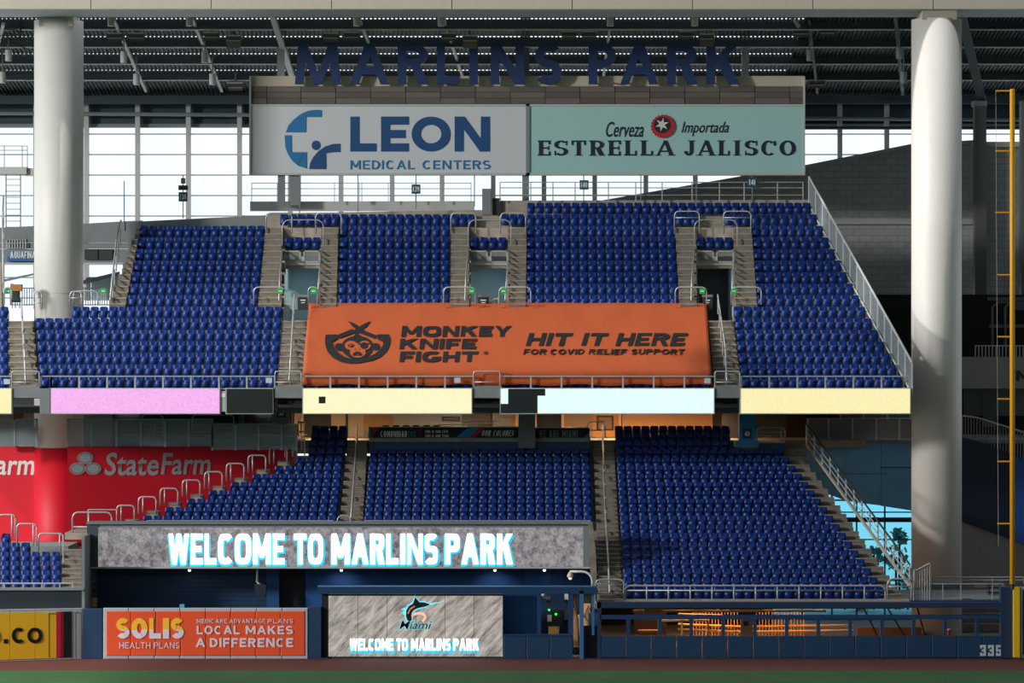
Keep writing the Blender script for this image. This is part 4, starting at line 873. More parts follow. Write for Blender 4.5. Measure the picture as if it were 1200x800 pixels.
# things in the concourse
for (x0, x1, y0, y1, lab) in ((699.5,719,487,504,'dark framed picture on the orange lit concourse wall'),(518,539,488,493,'small dark notice on the grey concourse wall')):
    t = thing('wall_picture', lab, 'picture', P((x0+x1)/2, y1, YW-.2)); MB().pbox(x0, x1, y0, y1, YW-.16, .05).build('frame', DGREY, t); MB().pbox(x0+2, x1-2, y0+1.5, y1-1.5, YW-.18, .03).build('print', mat('sepia','#8d6f55'), t)
t = thing('warning_sign', 'yellow folding warning sign on a cart beside the rear left seats', 'sign', P(347,513,174.5)); quadpx([(343.5,499),(350,497),(350.5,511),(343.5,511)], 174.5, .1, 'board', mat('warning_yellow','#f09d10',.5), t)
quadpx([(345,503),(349,502.5),(349,506),(345,506.5)], 174.46, .03, 'print', mat('print_red','#a04010'), t)
t = thing('service_cart', 'black service cart with bottles behind the yellow warning sign', 'cart', P(353,513,175)); MB().pbox(349, 356, 494, 495.5, 175, .5).build('top_shelf', DGREY, t); MB().pbox(349, 356, 505, 506.5, 175, .5).build('shelf', DGREY, t)
for x in (349.3,352.5,355.7): MB().pbox(x-.3, x+.3, 494, 513, 175, .5).build('leg', DGREY, t)
for k,x in enumerate((349.5,352.5)): 
    t = thing('bottle', 'orange capped bottle on the service cart, '+('left one','right one')[k], 'bottle', P(x,494,175.2)); X,_,Z = P(x,494,175.2)
    MB().lathe(X,175.2,[(.05,Z),(.055,Z+.15),(.02,Z+.22)],10).build('body', WHITE, t); MB().lathe(X,175.2,[(.03,Z+.2),(.03,Z+.26)],10).build('cap', mat('warning_yellow','#f09d10'), t)
# banner boards on the wheelchair platform
s = struct('wheelchair_platform', 'concrete ledge and blue riser above the lower middle section', P(560,524,lo_Y(17)))
MB().pbox(432.5, 692, 513, 517.3, lo_Y(17)+.05, 3).build('ledge', CON, s); MB().pbox(433, 691, 517.3, 527, lo_Y(17)+.12, 2.5).build('riser', BEAMB, s); MB().pbox(432.5, 692, 513, 514, 172.0, 4).build('floor_slab', CON, s)
MB().pbox(888, 920.5, 517, 519, lo_Y(17)+.05, 2).build('ledge', CON, s); MB().pbox(888, 920, 519, 527, lo_Y(17)+.12, 1.5).build('riser', BEAMB, s)
MB().pbox(432, 435.5, 500, 514, lo_Y(17)+.1, .1).build('end_post', mat('teal_post','#3a6472'), s)
YBB = lo_Y(17)+.15; fB = Yflat(YBB-.03); CY2 = mat('board_blue','#2a86c0'); RD2 = mat('board_red','#c2183a')
t = thing('banner_board', 'long black board with white and blue slogan lettering and diagonal stripes', 'sign', P(522,515,YBB)); MB().pbox(435.5, 608.5, 500.5, 515, YBB, .1).build('board', BLACK, t); MB().pbox(435.5, 608.5, 499.6, 500.6, YBB-.03, .15).build('top_trim', STEEL, t)
decal([[(436.5,501),(444,501),(436.5,511)]], fB, 'stripe', RD2, t); decal([[(549,501),(562,501),(546,514.6),(531,514.6)]], fB, 'stripe', CY2, t); decal([[(562,501),(569,501),(553,514.6),(546,514.6)]], fB, 'stripe', RD2, t); decal([rect(492.3,501,492.8,514.6)], fB, 'seam', RD2, t)
decal(text('COMUNIDAD', 446, 477, 504.7, 512, .2, gap=.14, wide=.5), fB, 'lettering', WHITE, t); decal(text('305', 477.7, 487.5, 504.7, 512, .2, gap=.14, wide=.5), fB, 'lettering', CY2, t)
decal(text('THIS IS OUR CITY.', 498, 526, 504, 507.2, .22, gap=.12, wide=.6), fB, 'lettering', WHITE, t); decal(text('THIS IS OUR TEAM.', 498, 526.5, 509, 512.2, .22, gap=.12, wide=.6), fB, 'lettering', WHITE, t)
decal(text('OUR COLORES', 564, 603, 504, 510.5, .16, gap=.18, wide=.6, slant=.25), fB, 'lettering', WHITE, t); decal([rect(568,511.4,599,512)], fB, 'underline', CY2, t)
t = thing('banner_board', 'short black board reading WE ARE MIAMI with a blue corner', 'sign', P(658,515,YBB)); MB().pbox(627, 691, 501.5, 515.5, YBB, .1).build('board', BLACK, t); MB().pbox(627, 691, 500.6, 501.6, YBB-.03, .15).build('top_trim', STEEL, t)
decal(text('WE ARE MIAMI', 631.5, 677, 504, 512.5, .14, gap=.2, wide=.6), fB, 'lettering', mat('grey_print','#7c8a8c'), t); decal([[(690,507),(690,515),(681,515)]], fB, 'stripe', CY2, t)
straight_rail('low steel rail on the platform above the slogan board', [512,535,558,579], 493, 500, 173.5, [493.5,497.5], r=.03, pw=.04)
for k in range(6):
    x = 452+k*12; t = thing('spectator_table', 'small round dark stool top behind the slogan board, %s from the left' % ORD[k], 'stool', P(x,500,173), 'stools behind the slogan board'); X,_,Z = P(x,500,173)
    MB().lathe(X,173,[(.05,Z-.3),(.05,Z),(.2,Z+.02),(.2,Z+.07),(.1,Z+.1)],12).build('top', DGREY, t)
hoop('steel rail hoop at the platform top of the stairs', 688, 709, 494, 513, 173.0, .035, mid=504)
t = struct('column', 'square grey concrete post standing in front of the black boards', P(617, 524.5, 171.8)); MB().pbox(607.5, 627.2, 480, 524.8, 171.6, 1).build('shaft', CONG, t)
t = struct('column', 'bright blue square post numbered 40', P(876, 524, 171)); MB().pbox(866.5, 885.5, 480, 517, 171.2, 1).build('shaft', mat('bright_blue_post','#1d7cb4',.5), t); MB().pbox(861.5, 889, 516.5, 524, 171.0, 1.2).build('plinth', mat('bright_blue_post','#1d7cb4'), t)
for s_, x, y, Yq, lab in (('40',875.5,508,171.15,'dark square plate numbered 40 on the bright blue post'),('38',329.5,483.5,170.5,'dark square plate numbered 38 beside the orange lit post')):
    t = thing('section_sign', lab, 'sign', P(x,y+6,Yq)); MB().pbox(x-5.2, x+5.2, y-5.5, y+5.5, Yq, .05).build('sign_panel', mat('dark_teal','#17344a'), t); decal(text(s_, x-3, x+3, y-3, y+3, .2), Yflat(Yq-.03), 'digits', WHITE, t)
hoop('steel hoop rail beside the bright blue post', 887, 920, 500.5, 517, 172.6, .035, mid=[506,510.5], seg=[915.5])
t = struct('wall_right_concourse', 'dark recess right of the bright blue post', P(905,500,180)); MB().pbox(886, 945, 470, 520, 180, .2).build('panel', mat('dark_green_grey','#3a4444'), t); MB().pbox(922, 945, 484, 520, 179.9, .05).build('doorway', mat('brown_dark','#3a2a1e'), t)
MB().pbox(846, 866, 470, 520, 178.5, .2).build('panel', DGREY, t)
# left concourse: glass rails, slab, dark interior
s = struct('wall_left_concourse', 'dark interior of the left concourse', P(180,500,176))
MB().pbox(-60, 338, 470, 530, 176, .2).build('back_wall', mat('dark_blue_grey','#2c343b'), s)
MB().pbox(98, 131, 484, 523, 172.3, .2).build('grey_panel', MGREY, s); MB().pbox(0, 18, 500, 523, 172.3, .2).build('grey_panel', MGREY, s); MB().pbox(22, 44, 500, 523, 172.3, .2).build('grey_panel', LGREY, s)
MB().pbox(16, 27, 484, 492, 172.5, .3).build('brown_panel', mat('brown_panel','#6a4026'), s)
MB().pbox(134, 345, 512, 519, 171, 5).build('slab', CONG, s); MB().pbox(280, 285, 484, 512, 172.5, .3).build('blue_post', mat('teal_post','#3a6472'), s)
MB().pbox(318, 338, 484, 500, 171.5, .3).build('pier', CONG, s); MB().pbox(-60, 80, 484, 523, 175.5, .2).build('cream_panel', MGREY, s)
YG = 169.9
def glassrail(lab, xs, yt, yb):
    t = thing('glass_rail', lab, 'rail', P((xs[0]+xs[-1])/2, yb, YG), 'glass rails of the left concourse')
    for x in xs: MB().pbox(x-1.2, x+1.2, yt-1, yb+.5, YG, .06).build('post', mat('blue_grey_frame','#7d8f99',.5), t)
    MB().pbox(xs[0], xs[-1], yt-1, yt+.6, YG, .06).build('top_rail', mat('blue_grey_frame','#7d8f99'), t)
    for a, b in zip(xs, xs[1:]): MB().pbox(a+1.2, b-1.2, yt+1, yb-.5, YG+.02, .02).build('glass_panel', HAZG, t)
glassrail('framed glass rail above the big red wall', [79.5,107.5,136.5,165,193.5,221,248.5], 491.5, 523); glassrail('framed glass rail right of the pink board, one step lower', [249,276,303,330,347], 497, 527)
glassrail('framed glass rail left of the red column', [-20,17,43], 491.5, 522.5)
hoop('steel hoop rail inside the left concourse, left one', 166, 191, 485.5, 514, 173, .035, mid=[497]); hoop('steel hoop rail inside the left concourse, right one', 225, 274, 486, 513, 173, .035, mid=[497,507])
hoop('steel hoop rail in the concourse behind the red wall, small', 181, 190, 497, 508, 172.5, .03, mid=502)
# red wall with insurer's name
sbuild(MB().pbox(76, 139, 624.2, 632, 163.2, 6), 'landing', CON, 'concrete landing before the big red wall')
YRW = 170.0
s = thing('advert_wall', 'big red wall with grey lettering and three linked ovals', 'wall', P(200, 625, YRW)); Yrw = lambda x: 169.4+(x-79)*.0185
for a, b, c in ((79,249,523),(249.1,347,526.5)):
    f_ = [P(a,640,Yrw(a)),P(b,640,Yrw(b)),P(b,c,Yrw(b)),P(a,c,Yrw(a))]; MB().hexa(f_, [(q[0],q[1]+.4,q[2]) for q in f_]).build('wall_face', RED, s)
GP = mat('grey_print_light','#a9aeb3',.5); fr = lambda x, y: P(x, y, Yrw(x)-.04)
soft_text('State', 122.5, 186, 530, 557, fr, 'lettering', GP, s, .018, .15); soft_text('Farm', 188.5, 247, 530.5, 556, fr, 'lettering', GP, s, .018, .15)
ov = []
for cx, cy in ((99.8,536.5),(90.8,549),(109.3,549)): ov += annulus(cx, cy, 9.3, 7.0, 1.2, 28)+[disc(cx, cy, 7.3, 5.2, 22)]
decal(ov, fr, 'oval_emblem', GP, s)
s = thing('advert_wall', 'red wall left of the red column with white lettering', 'wall', P(20, 640, YRW)); quadpx([(-60,522.5),(45.5,522.5),(45.5,645),(-60,645)], 173.2, .4, 'wall_face', RED, s)
soft_text('Farm', -17, 40.5, 532, 556.5, Yflat(173.17), 'lettering', WHITE, s, .018, .15)
# hoops stepping up beside the red wall
for k, (x, y) in enumerate(((137,592),(162.5,582),(188,572),(214,562.3),(240,552.6),(265.5,543),(291,533.3),(316,523.5),(341,516))):
    Yh = lo_Y(8+k)+.05
    if k < 8:
        hoop('white steel hoop rail on the stepped edge beside the red wall, %s up' % ORD[k], x, x+20.5, y, y+20, Yh, .045, seg=[x+5], grp='hoops stepping up beside the red wall', rad=.2)
        MB_ = MB().pbox(x+9, x+24, y+17, y+27, Yh+.1, .8); o = MB_.build('curb_block', CON); tag(o, 'concrete curb block under the stepped hoop rail, %s up' % ORD[k], None, None, 'structure')
t = handrail('sloping steel rail at the top of the stepped hoops', [P(331,522,lo_Y(15)), P(334,516,lo_Y(15)), P(345,511,lo_Y(16)), P(360,509,lo_Y(17))], .04, 3, .7)
straight_rail('short white picket rail beside the rear left seats', [343,348,357], 514, 535, lo_Y(16)-.1, [514.5], pw=.07)
hoop('wide white steel hoop rail left of the big screen top', 85, 131, 600, 624, 163.5, .045, mid=617, seg=[104], rad=.3); hoop('square white rail frame before the red wall', 103, 137, 597, 613, 163.9, .035, rad=.06)
# ------------------------------------------------------------------ big screen over the bullpen
YB = 160.5
t = thing('big_screen', 'long video screen reading WELCOME TO MARLINS PARK in white letters', 'video screen', P(400, 665, YB))
MB().pbox(102, 692, 613.5, 665.5, YB+.02, 1.2).build('housing', mat('screen_housing','#7e8487',.5), t)
MB().pbox(102, 115, 614, 665, YB-.03, .1).build('side_panel', mat('screen_side','#434c54',.5), t); MB().pbox(115, 684, 618, 664, YB-.02, .06).build('screen', SCR1, t)
MB().pbox(101, 692.5, 612, 614, YB-.15, 1.5).build('top_cap', MGREY, t); MB().pbox(102, 692, 664, 666, YB-.08, .5).build('bottom_trim', LGREY, t); MB().pbox(683.5, 691, 617, 664, YB-.04, .08).build('end_panel', MGREY, t)
lit = []
for s_, a, b in (('WELCOME',197.5,333.5),('TO',344.5,378.5),('MARLINS',388.5,513),('PARK',521.5,601)): lit.append((s_, a, b))
cyp = []; whp = []
for s_, a, b in lit:
    cyp += text(s_, a-1.5, b+.5, 627, 663.8, .33, .2, gap=.07, p=3.5, wide=.62); cyp += text(s_, a+1.5, b+2.5, 627, 663, .33, .2, gap=.07, p=3.5, wide=.62); whp += text(s_, a, b, 625, 661, .33, .2, gap=.07, p=3.5, wide=.62)
decal(cyp, Yflat(YB-.05), 'letter_glow_print', LEDCY, t, .02); decal(whp, Yflat(YB-.09), 'lettering', LEDW, t, .02)
s = struct('trim_screen_side', 'brown grey side cheek at the right end of the big screen', P(695,690,159.8)); quadpx([(690,612),(694.5,612),(698.5,650),(699.5,688),(693,688),(692,665)], 159.9, .5, 'cheek', COND, s)
straight_rail('thin rail in front of the lowest visible seats above the big screen', [172,221,271,332,390], 609.5, 613.5, YB+.9, [609.8], r=.02, pw=.03); straight_rail('thin rail above the big screen before the lower middle seats', [427,487,540,600,655,692], 609.5, 613.5, YB+.9, [609.8], r=.02, pw=.03)
hoop('small hoop rail at the foot of the stairs above the big screen', 395.5, 411, 604, 613, YB+1.1, .03)
handrail('steel handrail on the stairs left of the lower middle section', [P(419,497,lo_Y(19)), P(417,530,lo_Y(15)+.6), P(411,611,lo_Y(8))], .045, 9, .8)
handrail('steel handrail on the stairs between the lower middle and right sections', [P(706,498,lo_Y(19)), P(707,550,lo_Y(14)), P(710,610,lo_Y(8)), P(715,699,lo_Y(0)-.2)], .045, 12, .8)
# recess beneath
s = struct('wall_bullpen', 'blue ribbed wall under the big screen', P(400, 772, 163))
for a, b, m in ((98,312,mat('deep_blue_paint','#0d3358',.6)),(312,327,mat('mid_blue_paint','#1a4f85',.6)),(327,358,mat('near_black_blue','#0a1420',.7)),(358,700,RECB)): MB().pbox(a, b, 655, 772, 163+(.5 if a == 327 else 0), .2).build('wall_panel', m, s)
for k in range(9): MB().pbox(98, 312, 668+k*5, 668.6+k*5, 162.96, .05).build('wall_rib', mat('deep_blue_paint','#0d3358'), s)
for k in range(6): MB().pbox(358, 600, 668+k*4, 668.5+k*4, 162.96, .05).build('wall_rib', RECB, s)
for x in (611,632,646,663,685): MB().pbox(x-.5, x+.5, 665, 744, 162.94, .07).build('wall_seam', BEAMB, s)
MB().pbox(98, 700, 663, 667, 161, 2.4).build('soffit', DGREY, s)
t = thing('hanging_speaker', 'dark speaker on a white curved pipe under the big screen', 'speaker', P(304,698,161.8)); Ys = 161.8
MB().tube([P(301.5,664,Ys),P(301.5,681,Ys),P(304,684.5,Ys),P(309,686,Ys)], .07, 8).build('pipe', WHITE, t, True); quadpx([(297.5,684),(312,685),(311,699.5),(299.5,698)], Ys-.2, .5, 'cabinet', mat('speaker_navy','#1b2836'), t)
lt = bpy.data.lights  # lamps under the screen
for x in (400, 580, 222, 638):
    X, _, Z = P(x, 667.5, 161.6); t = thing('bullpen_light', 'small soffit spotlight under the big screen %s' % {400:'below the letters MAR',580:'below the letters PARK',222:'below the letter W',638:'near its right end'}[x], 'lamp', (X,161.6,Z)); MB().lathe(X,161.6,[(.06,Z-.08),(.08,Z),(.05,Z+.1)],10).build('lamp_body', mat('bulb_white','#ffffff',emit=2), t)
    l = lt.new('spot', 'SPOT'); l.energy = 60 if x in (400, 580) else 8; l.spot_size = 2.0; l.spot_blend = .9; l.color = (.75,.9,1); lo = bpy.data.objects.new('spot_lamp', l); C.objects.link(lo); lo.parent = t; lo.location = (0,0,-.15); lo.rotation_euler = (math.radians(35),0,0)
# clutter at the left end of the recess
t = thing('storage_rack', 'dark equipment rack in the left corner under the big screen', 'rack', P(107,712,161)); MB().tube([P(104,712,161),P(104,690,161),P(110,684,161),P(115,681,161)], .04, 6).build('frame', DGREY, t); MB().pbox(103, 111, 690, 694, 161, .4).build('shelf', DGREY, t); MB().pbox(103, 109, 700, 712, 161, .4).build('box', DGREY, t)
t = thing('yellow_crate', 'small yellow crate in the left corner under the big screen', 'crate', P(110,711,160.8)); MB().pbox(107.5, 113, 700.5, 711, 160.8, .4).build('body', mat('crate_yellow','#c9b13c'), t); MB().pbox(107, 113.5, 705, 706.5, 160.75, .5).build('rim', mat('crate_yellow2','#a88f2c'), t)

# ------------------------------------------------------------------ low left block surroundings
s = struct('wall_low_left', 'dark navy wall under the low far-left seats', P(45,713,158.4)); MB().pbox(-60, 98, 690.5, 716, 158.35, .4).build('wall_face', mat('dark_navy_green','#15252e',.7), s); MB().pbox(-60, 98, 689, 691.5, 158.2, .6).build('ledge', MGREY, s)
MB().box(PX(98,159)-.0, PX(101.5,159), 158.3, 163.5, 0, PZ(622,163)).build('side_wall', CONG, s)
for k in range(6): MB().box(PX(97.5,159), PX(101,159), bl_Y(k)-.2, bl_Y(k)+D-.2, 0, bl_z(k)+.75).build('stepped_curb_block', COND, s)
straight_rail('low steel guard rail before the low far-left seats', [-16,5,27,49,70,85], 682.5, 690, 158.45, [683.3], r=.04, pw=.06)
for k, (a, b, yt, yb) in enumerate(((-2,18,603,628),(20,43,613.5,640),(45,74,625,646))):
    hoop('white steel hoop rail on the stepped edge of the low far-left block, %s down' % ORD[k], a, b, yt, yb, bl_Y(5-k)+.4, .045, seg=[b-4], rad=.2)
t = thing('side_post', 'white steel end post at the top of the low left stairs', 'post', P(74.5,660,bl_Y(3))); MB().tube([P(70,626,bl_Y(3)),P(74,627,bl_Y(3)),P(74.5,660,bl_Y(3))], .045, 6).build('post', STEEL, t)
MBx = MB().pbox(-60, 80, 640, 660, 165.5, 4); tag(MBx.build('upper_floor_slab', CONG), 'concrete landing behind the low far-left seats', None, None, 'structure')

# ------------------------------------------------------------------ outfield fence, left to right
YP = 157.0
def pads(par, x0, x1, yt, yb, m, w_=30, Y=YP, name='wall_pad', start=None):
    x = x0
    while x < x1-1:
        e = min(x+w_, x1); 
        if x1-e < 8: e = x1
        mb = MB(); a, b, zt, zb = PX(x,Y)+.012, PX(e,Y)-.012, PZ(yt,Y), PZ(yb,Y); c = .03
        mb.hexa([(a+c,Y,zb+c),(b-c,Y,zb+c),(b-c,Y,zt-c),(a+c,Y,zt-c)], [(a,Y+c,zb),(b,Y+c,zb),(b,Y+c,zt),(a,Y+c,zt)])
        mb.box(a, b, Y+c, Y+.22, zb, zt); mb.build(name, m, par); x = e
t = thing('fence_advert', 'yellow advert board with black lettering ending in CO at the left end of the fence', 'advert board', P(48,772,YP))
def slp(x, y):      # leans with the angled fence: nearer to the viewer at the left
    k = (96-x)/96; Y = YP-1.35*k; return P(x, y+(0), Y)
def spanel(x0, x1, yt0, yb0, nm, m, lift=0, d=.2):
    def yt(x): return yt0+(96-x)/96*1.7
    def yb(x): return yb0+(96-x)/96*3.4
    f = [slp(x0,yb(x0)), slp(x1,yb(x1)), slp(x1,yt(x1)), slp(x0,yt(x0))]; f = [(a,b-lift,c) for a,b,c in f]; bk = [(a,b+d,c) for a,b,c in f]
    return MB().hexa(f, bk).build(nm, m, t)
for a, b in ((-50,-20),(-20,11.5),(11.5,41),(41,70),(70,96)): spanel(a+.2, b-.2, 712.5, 771.5, 'board_panel', mat('silver_frame','#b4bcc4',.5))
for a, b, m in ((-50,-20,ADY),(-20,11.5,ADY),(11.8,41,ADY),(41.3,66,ADY),(66,71,mat('stripe_red','#d41f3c')),(71,74.5,mat('stripe_maroon','#8c1430')),(74.5,84,BLACK)): spanel(a, b, 716, 769.5, 'print', m, .03, .03)
for q in ((57,65.5,717.5,718),(57,57.5,717.5,768),(86,93,716.5,717),(92.5,93,716.5,769),(86,86.5,716.5,769)): spanel(*q, 'thin_outline', mat('outline_grey','#6d6d66'), .05, .02)
decal(text('CO', 14, 50, 735, 753.5, .24, .22, gap=.12, wide=.95)+[rect(4.5,748.5,9.5,753.5)]+text('O', -22, 0.5, 735.5, 754, .24, .22), lambda x, y: tuple(Vector(slp(x,y+0))-Vector((0,.06,0))), 'lettering', BLACK, t, .02)
f = thing('outfield_fence', 'blue padded outfield fence with open window band and top rail', 'fence', P(940,772,YP))
pads(f, 96.5, 120.5, 713, 771, PADB); pads(f, 361, 377, 711, 771, PADB); pads(f, 589.5, 671.5, 744.5, 771.5, PADB, 27.5); pads(f, 703, 1174, 745, 770.5, PADB, 29.9)
MB().pbox(97, 384, 770.5, 773, YP-.02, .3).build('base_strip', NAVY, f); MB().pbox(589, 1174, 771, 773.5, YP-.02, .3).build('base_strip', NAVY, f)
MB().pbox(372, 700, 688, 695.5, YP-.1, .5).build('top_beam', BEAMB, f); MB().pbox(372, 700, 686.8, 688.3, YP-.15, .6).build('top_flashing', mat('flash_blue','#2c5f92'), f)
MB().pbox(377, 384.5, 695, 771, YP+.2, .3).build('dark_gap_filler', mat('near_black_blue','#0a1420'), f)  # near-black filler painted for the shade in the gap beside the screen
MB().pbox(700, 1173, 706, 712, YP, 1.0).build('top_beam', NAVY, f); MB().pbox(703, 1173, 720.5, 725.3, YP, .25).build('mid_beam', BEAMB, f)
for k in range(13):
    x = 736+37.2*k
    if x < 1170: MB().pbox(x-2, x+2, 725, 745, YP+.02, .2).build('post', BEAMB, f)
MB().pbox(700, 704.5, 706, 771, YP, .3).build('post', NAVY, f)
decal(text('335', 1148.5, 1174, 755.5, 768.3, .22, .2, gap=.2, p=5, wide=.62), Yflat(YP-.02), 'distance_number', mat('number_blue_white','#c4d3de'), f)
MB().pbox(1173, 1190.5, 688, 770.5, YP-.1, .6).build('end_pad', NAVY, f)
# orange health advert
t = thing('fence_advert', 'orange red health plans advert board with a white border', 'advert board', P(241,772,YP)); pads(t, 120.8, 361, 712.3, 772, mat('silver_frame','#b4bcc4'), 30, YP-.05, 'board_panel')
pads(t, 124.3, 357.5, 716, 768.3, SOLISO, 29.2, YP-.09, 'print_panel'); fs = Yflat(YP-.12); LP = mat('lilac_white_print','#e6dcea')
sol_ = text('SOLIS', 136.5, 215.5, 724, 748, .3, .26, gap=.1, wide=.85)
def clipy(polys, y0, y1):     # Sutherland-Hodgman against a horizontal band
    out = []
    for pl_ in polys:
        for sgn, lim in ((1, y0), (-1, y1)):
            nw = []
            for i in range(len(pl_)):
                a, b = pl_[i], pl_[(i+1) % len(pl_)]; ia, ib = sgn*(a[1]-lim) >= 0, sgn*(b[1]-lim) >= 0
                if ia: nw.append(a)
                if ia != ib: q = (lim-a[1])/(b[1]-a[1]); nw.append((a[0]+(b[0]-a[0])*q, lim))
            pl_ = nw
            if len(pl_) < 3: break
        if len(pl_) >= 3: out.append(pl_)
    return out
decal(clipy(sol_, 720, 737.5), fs, 'lettering', mat('solis_yellow','#ffc531'), t); decal(clipy(sol_, 737.5, 760), fs, 'lettering', LP, t)
decal(text('HEALTH', 140, 176.5, 752.5, 759.5, .14, gap=.16)+text('PLANS', 180.5, 210.5, 752.5, 759.5, .14, gap=.16), fs, 'lettering', LP, t)
decal(text('MEDICARE', 230.5, 266, 725, 730, .17, gap=.2)+text('ADVANTAGE', 269, 311, 725, 730, .17, gap=.2)+text('PLANS', 314, 343.5, 725, 730, .17, gap=.2), fs, 'lettering', LP, t)
decal(text('LOCAL', 230.5, 281, 733, 743, .23, gap=.15)+text('MAKES', 288, 343.5, 733, 743, .23, gap=.15)+text('A', 229.5, 240.5, 747.5, 758, .23)+text('DIFFERENCE', 246, 343.5, 747.5, 758, .23, gap=.15), fs, 'lettering', LP, t)
# lower video screen
YV = 157.3
t = thing('video_screen', 'field level video screen with a leaping fish logo and greeting', 'video screen', P(487,770,YV)); MB().pbox(384, 590, 696, 771, YV+.03, .5).build('housing', DGREY, t); MB().pbox(385, 589, 698, 769, YV, .06).build('screen', SCR2, t)
for x in (419.5,453.5,487.5,521.5,555.5): MB().pbox(x-.25, x+.25, 698, 769, YV-.01, .02).build('module_seam', mat('seam_brown','#6b5348'), t)
cyp = []; whp = []
for s_, a, b in (('WELCOME',410,461),('TO',464.5,478),('MARLINS',482,528),('PARK',531,561)):
    cyp += text(s_, a-1, b+1.5, 751, 765.5, .33, .24, gap=.07, p=3.5, wide=.62); whp += text(s_, a, b, 748, 762, .33, .22, gap=.08, p=3.5, wide=.62)
decal(cyp, Yflat(YV-.02), 'letter_glow_print', LEDCY, t, .02); decal(whp, Yflat(YV-.05), 'lettering', LEDW, t, .02)
KB = mat('logo_black','#0a0c10'); LC = mat('logo_cyan','#6fe0f0',emit=.7); LO = mat('logo_coral','#e0704c',emit=.5)
# leaping fish: black arched body with dorsal fin, bill, tail curl
body = [(477.5,727),(475.5,721),(476,715),(479,710),(484,707),(490,705.5),(497,705.5),(503,707.5)]; bin_ = [(482.5,727),(482,721.5),(482.5,717.5),(485,714.5),(489,712.5),(493,711.5),(498,710.5),(503,708.6)]
grow = lambda polys, k: [[(x+(x-sum(p[0] for p in q)/len(q))*k, y+(y-sum(p[1] for p in q)/len(q))*k) for x, y in q] for q in polys]
fish = fan(body, bin_); fins = [[(484,707),(486.5,699.5),(492,706)], [(503,707),(516,705.3),(503,709)], [(476,715),(471.5,713.5),(478,711)], [(477,721),(472,718),(476,714)]]
tail = stroke([(481,722),(485,719.5),(492,718),(497.5,720),(498.5,724),(495,728)], 3.0)
decal(grow(fish+fins, .5), Yflat(YV-.02), 'logo_outline', LC, t, .02); decal(tail, Yflat(YV-.03), 'logo_tail', mat('logo_pink','#e9b9a4',emit=.7), t, .02)
decal(fish+[fins[0]], Yflat(YV-.05), 'logo_fish', KB, t, .02); decal(stroke([(478,719),(480.5,713.5),(486,710)], 1.6), Yflat(YV-.07), 'logo_accent', LO, t, .02)
soft_text('Miami', 468, 506, 727, 737, Yflat(YV-.05), 'script_lettering', KB, t, .004, .3); soft_text('Miami', 467.3, 506.7, 726.3, 737.7, Yflat(YV-.03), 'script_outline', LC, t, .025, .3)
# booth
t = struct('booth', 'open fronted blue bullpen booth right of the video screen', P(632,772,YP))
MB().pbox(589.5, 630, 695, 745, YP+1.4, .2).build('side_panel', RECB, t)
for a, b in ((629.5,634),(666,670.5)): MB().pbox(a, b, 695, 745, YP, .25).build('post', BEAMB, t)
MB().pbox(634, 666, 695, 744, YP+3.5, .2).build('back_panel', mat('booth_back','#0f2f52'), t)
MB().pbox(589.5, 672, 743.5, 745, YP-.05, .5).build('counter', BEAMB, t)
tt = thing('control_box', 'dark control box with two green lights in the booth', 'control box', P(645,735,YP+3)); MB().pbox(641, 660, 715, 736, YP+3.2, .3).build('cabinet', mat('cabinet_dark','#15222e'), tt); MB().pbox(641.5, 646.5, 720.5, 728, YP+3.15, .1).build('paper', WHITE, tt)
for x, y in ((643.5,714.5),(651.5,719.5)): MB().pbox(x-1, x+1, y-.8, y+.8, YP+3.1, .1).build('green_light', mat('led_green','#20ff50',emit=3), tt)
MB().pbox(661, 667, 716, 726, YP+3.3, .2).build('grey_box', MGREY, tt)
tt = thing('folding_chair', 'ochre folding chair back seen over the booth counter', 'chair', P(649,745,YP+1.5)); Yq = YP+1.5
quadpx([(644,734),(653,734),(654.5,744.5),(643.5,744.5)], Yq, .08, 'backrest', mat('ochre','#8a6a1c'), tt); quadpx([(643,744.5),(655,744.5),(655,748),(643,748)], Yq-.3, .5, 'seat', mat('ochre','#8a6a1c'), tt)
for x in (643.5, 654.5): MB().tube([P(x,734,Yq),P(x,766,Yq+.2)], .03, 6).build('leg', MGREY, tt)
tt = thing('wall_fan', 'small dark wall fan on a white bracket in the booth', 'fan', P(637,705,YP+2.5)); X,_,Z = P(640,700,YP+2.5); MB().pbox(634.5, 638, 694, 698, YP+2.6, .2).build('bracket', WHITE, tt); MB().tube([(X-.15,YP+2.5,Z+.02),(X+.25,YP+2.4,Z-.1)], [.14,.2], 12).build('fan_guard', DGREY, tt)
tt = thing('notice_sheet', 'white notice sheet pinned in the booth beside the doorway', 'notice', P(664,702,YP+3.3)); MB().pbox(661.5, 666, 694, 702.5, YP+3.3, .03).build('sheet', WHITE, tt)
# doorway
MB().pbox(671.5, 701, 692, 773, YP+2.2, .2).build('doorway_back', mat('black_blue','#0a0f18'), t)
tt = thing('field_door', 'narrow blue open door edge beside the booth', 'door', P(681.5,773,YP-.05)); MB().pbox(679.3, 683.8, 692, 773, YP-.1, .25).build('door_leaf', mat('door_blue','#2f6fae',.5), tt); MB().pbox(693.5, 696.5, 694, 744, YP+.1, .15).build('door_post', mat('door_blue','#2f6fae'), tt); MB().pbox(684, 700, 733, 772, YP+.3, .1).build('lower_screen', mat('black_blue','#0a0f18'), tt)
tt = thing('warm_curtain', 'pale warm curtain hanging behind the narrow doorway', 'curtain', P(676,758,YP+2)); mbc = MB(); 
for k in range(12): x = 672+k*.65; mbc.pbox(x, x+.7, 712 if k < 4 else 720, 758, YP+1.9+.05*(k%2), .05)
mbc.build('cloth', mat('warm_cloth','#caa583',.8), tt); MB().pbox(684, 692, 707, 733, YP+2, .05).build('cloth', mat('warm_cloth','#caa583'), tt)
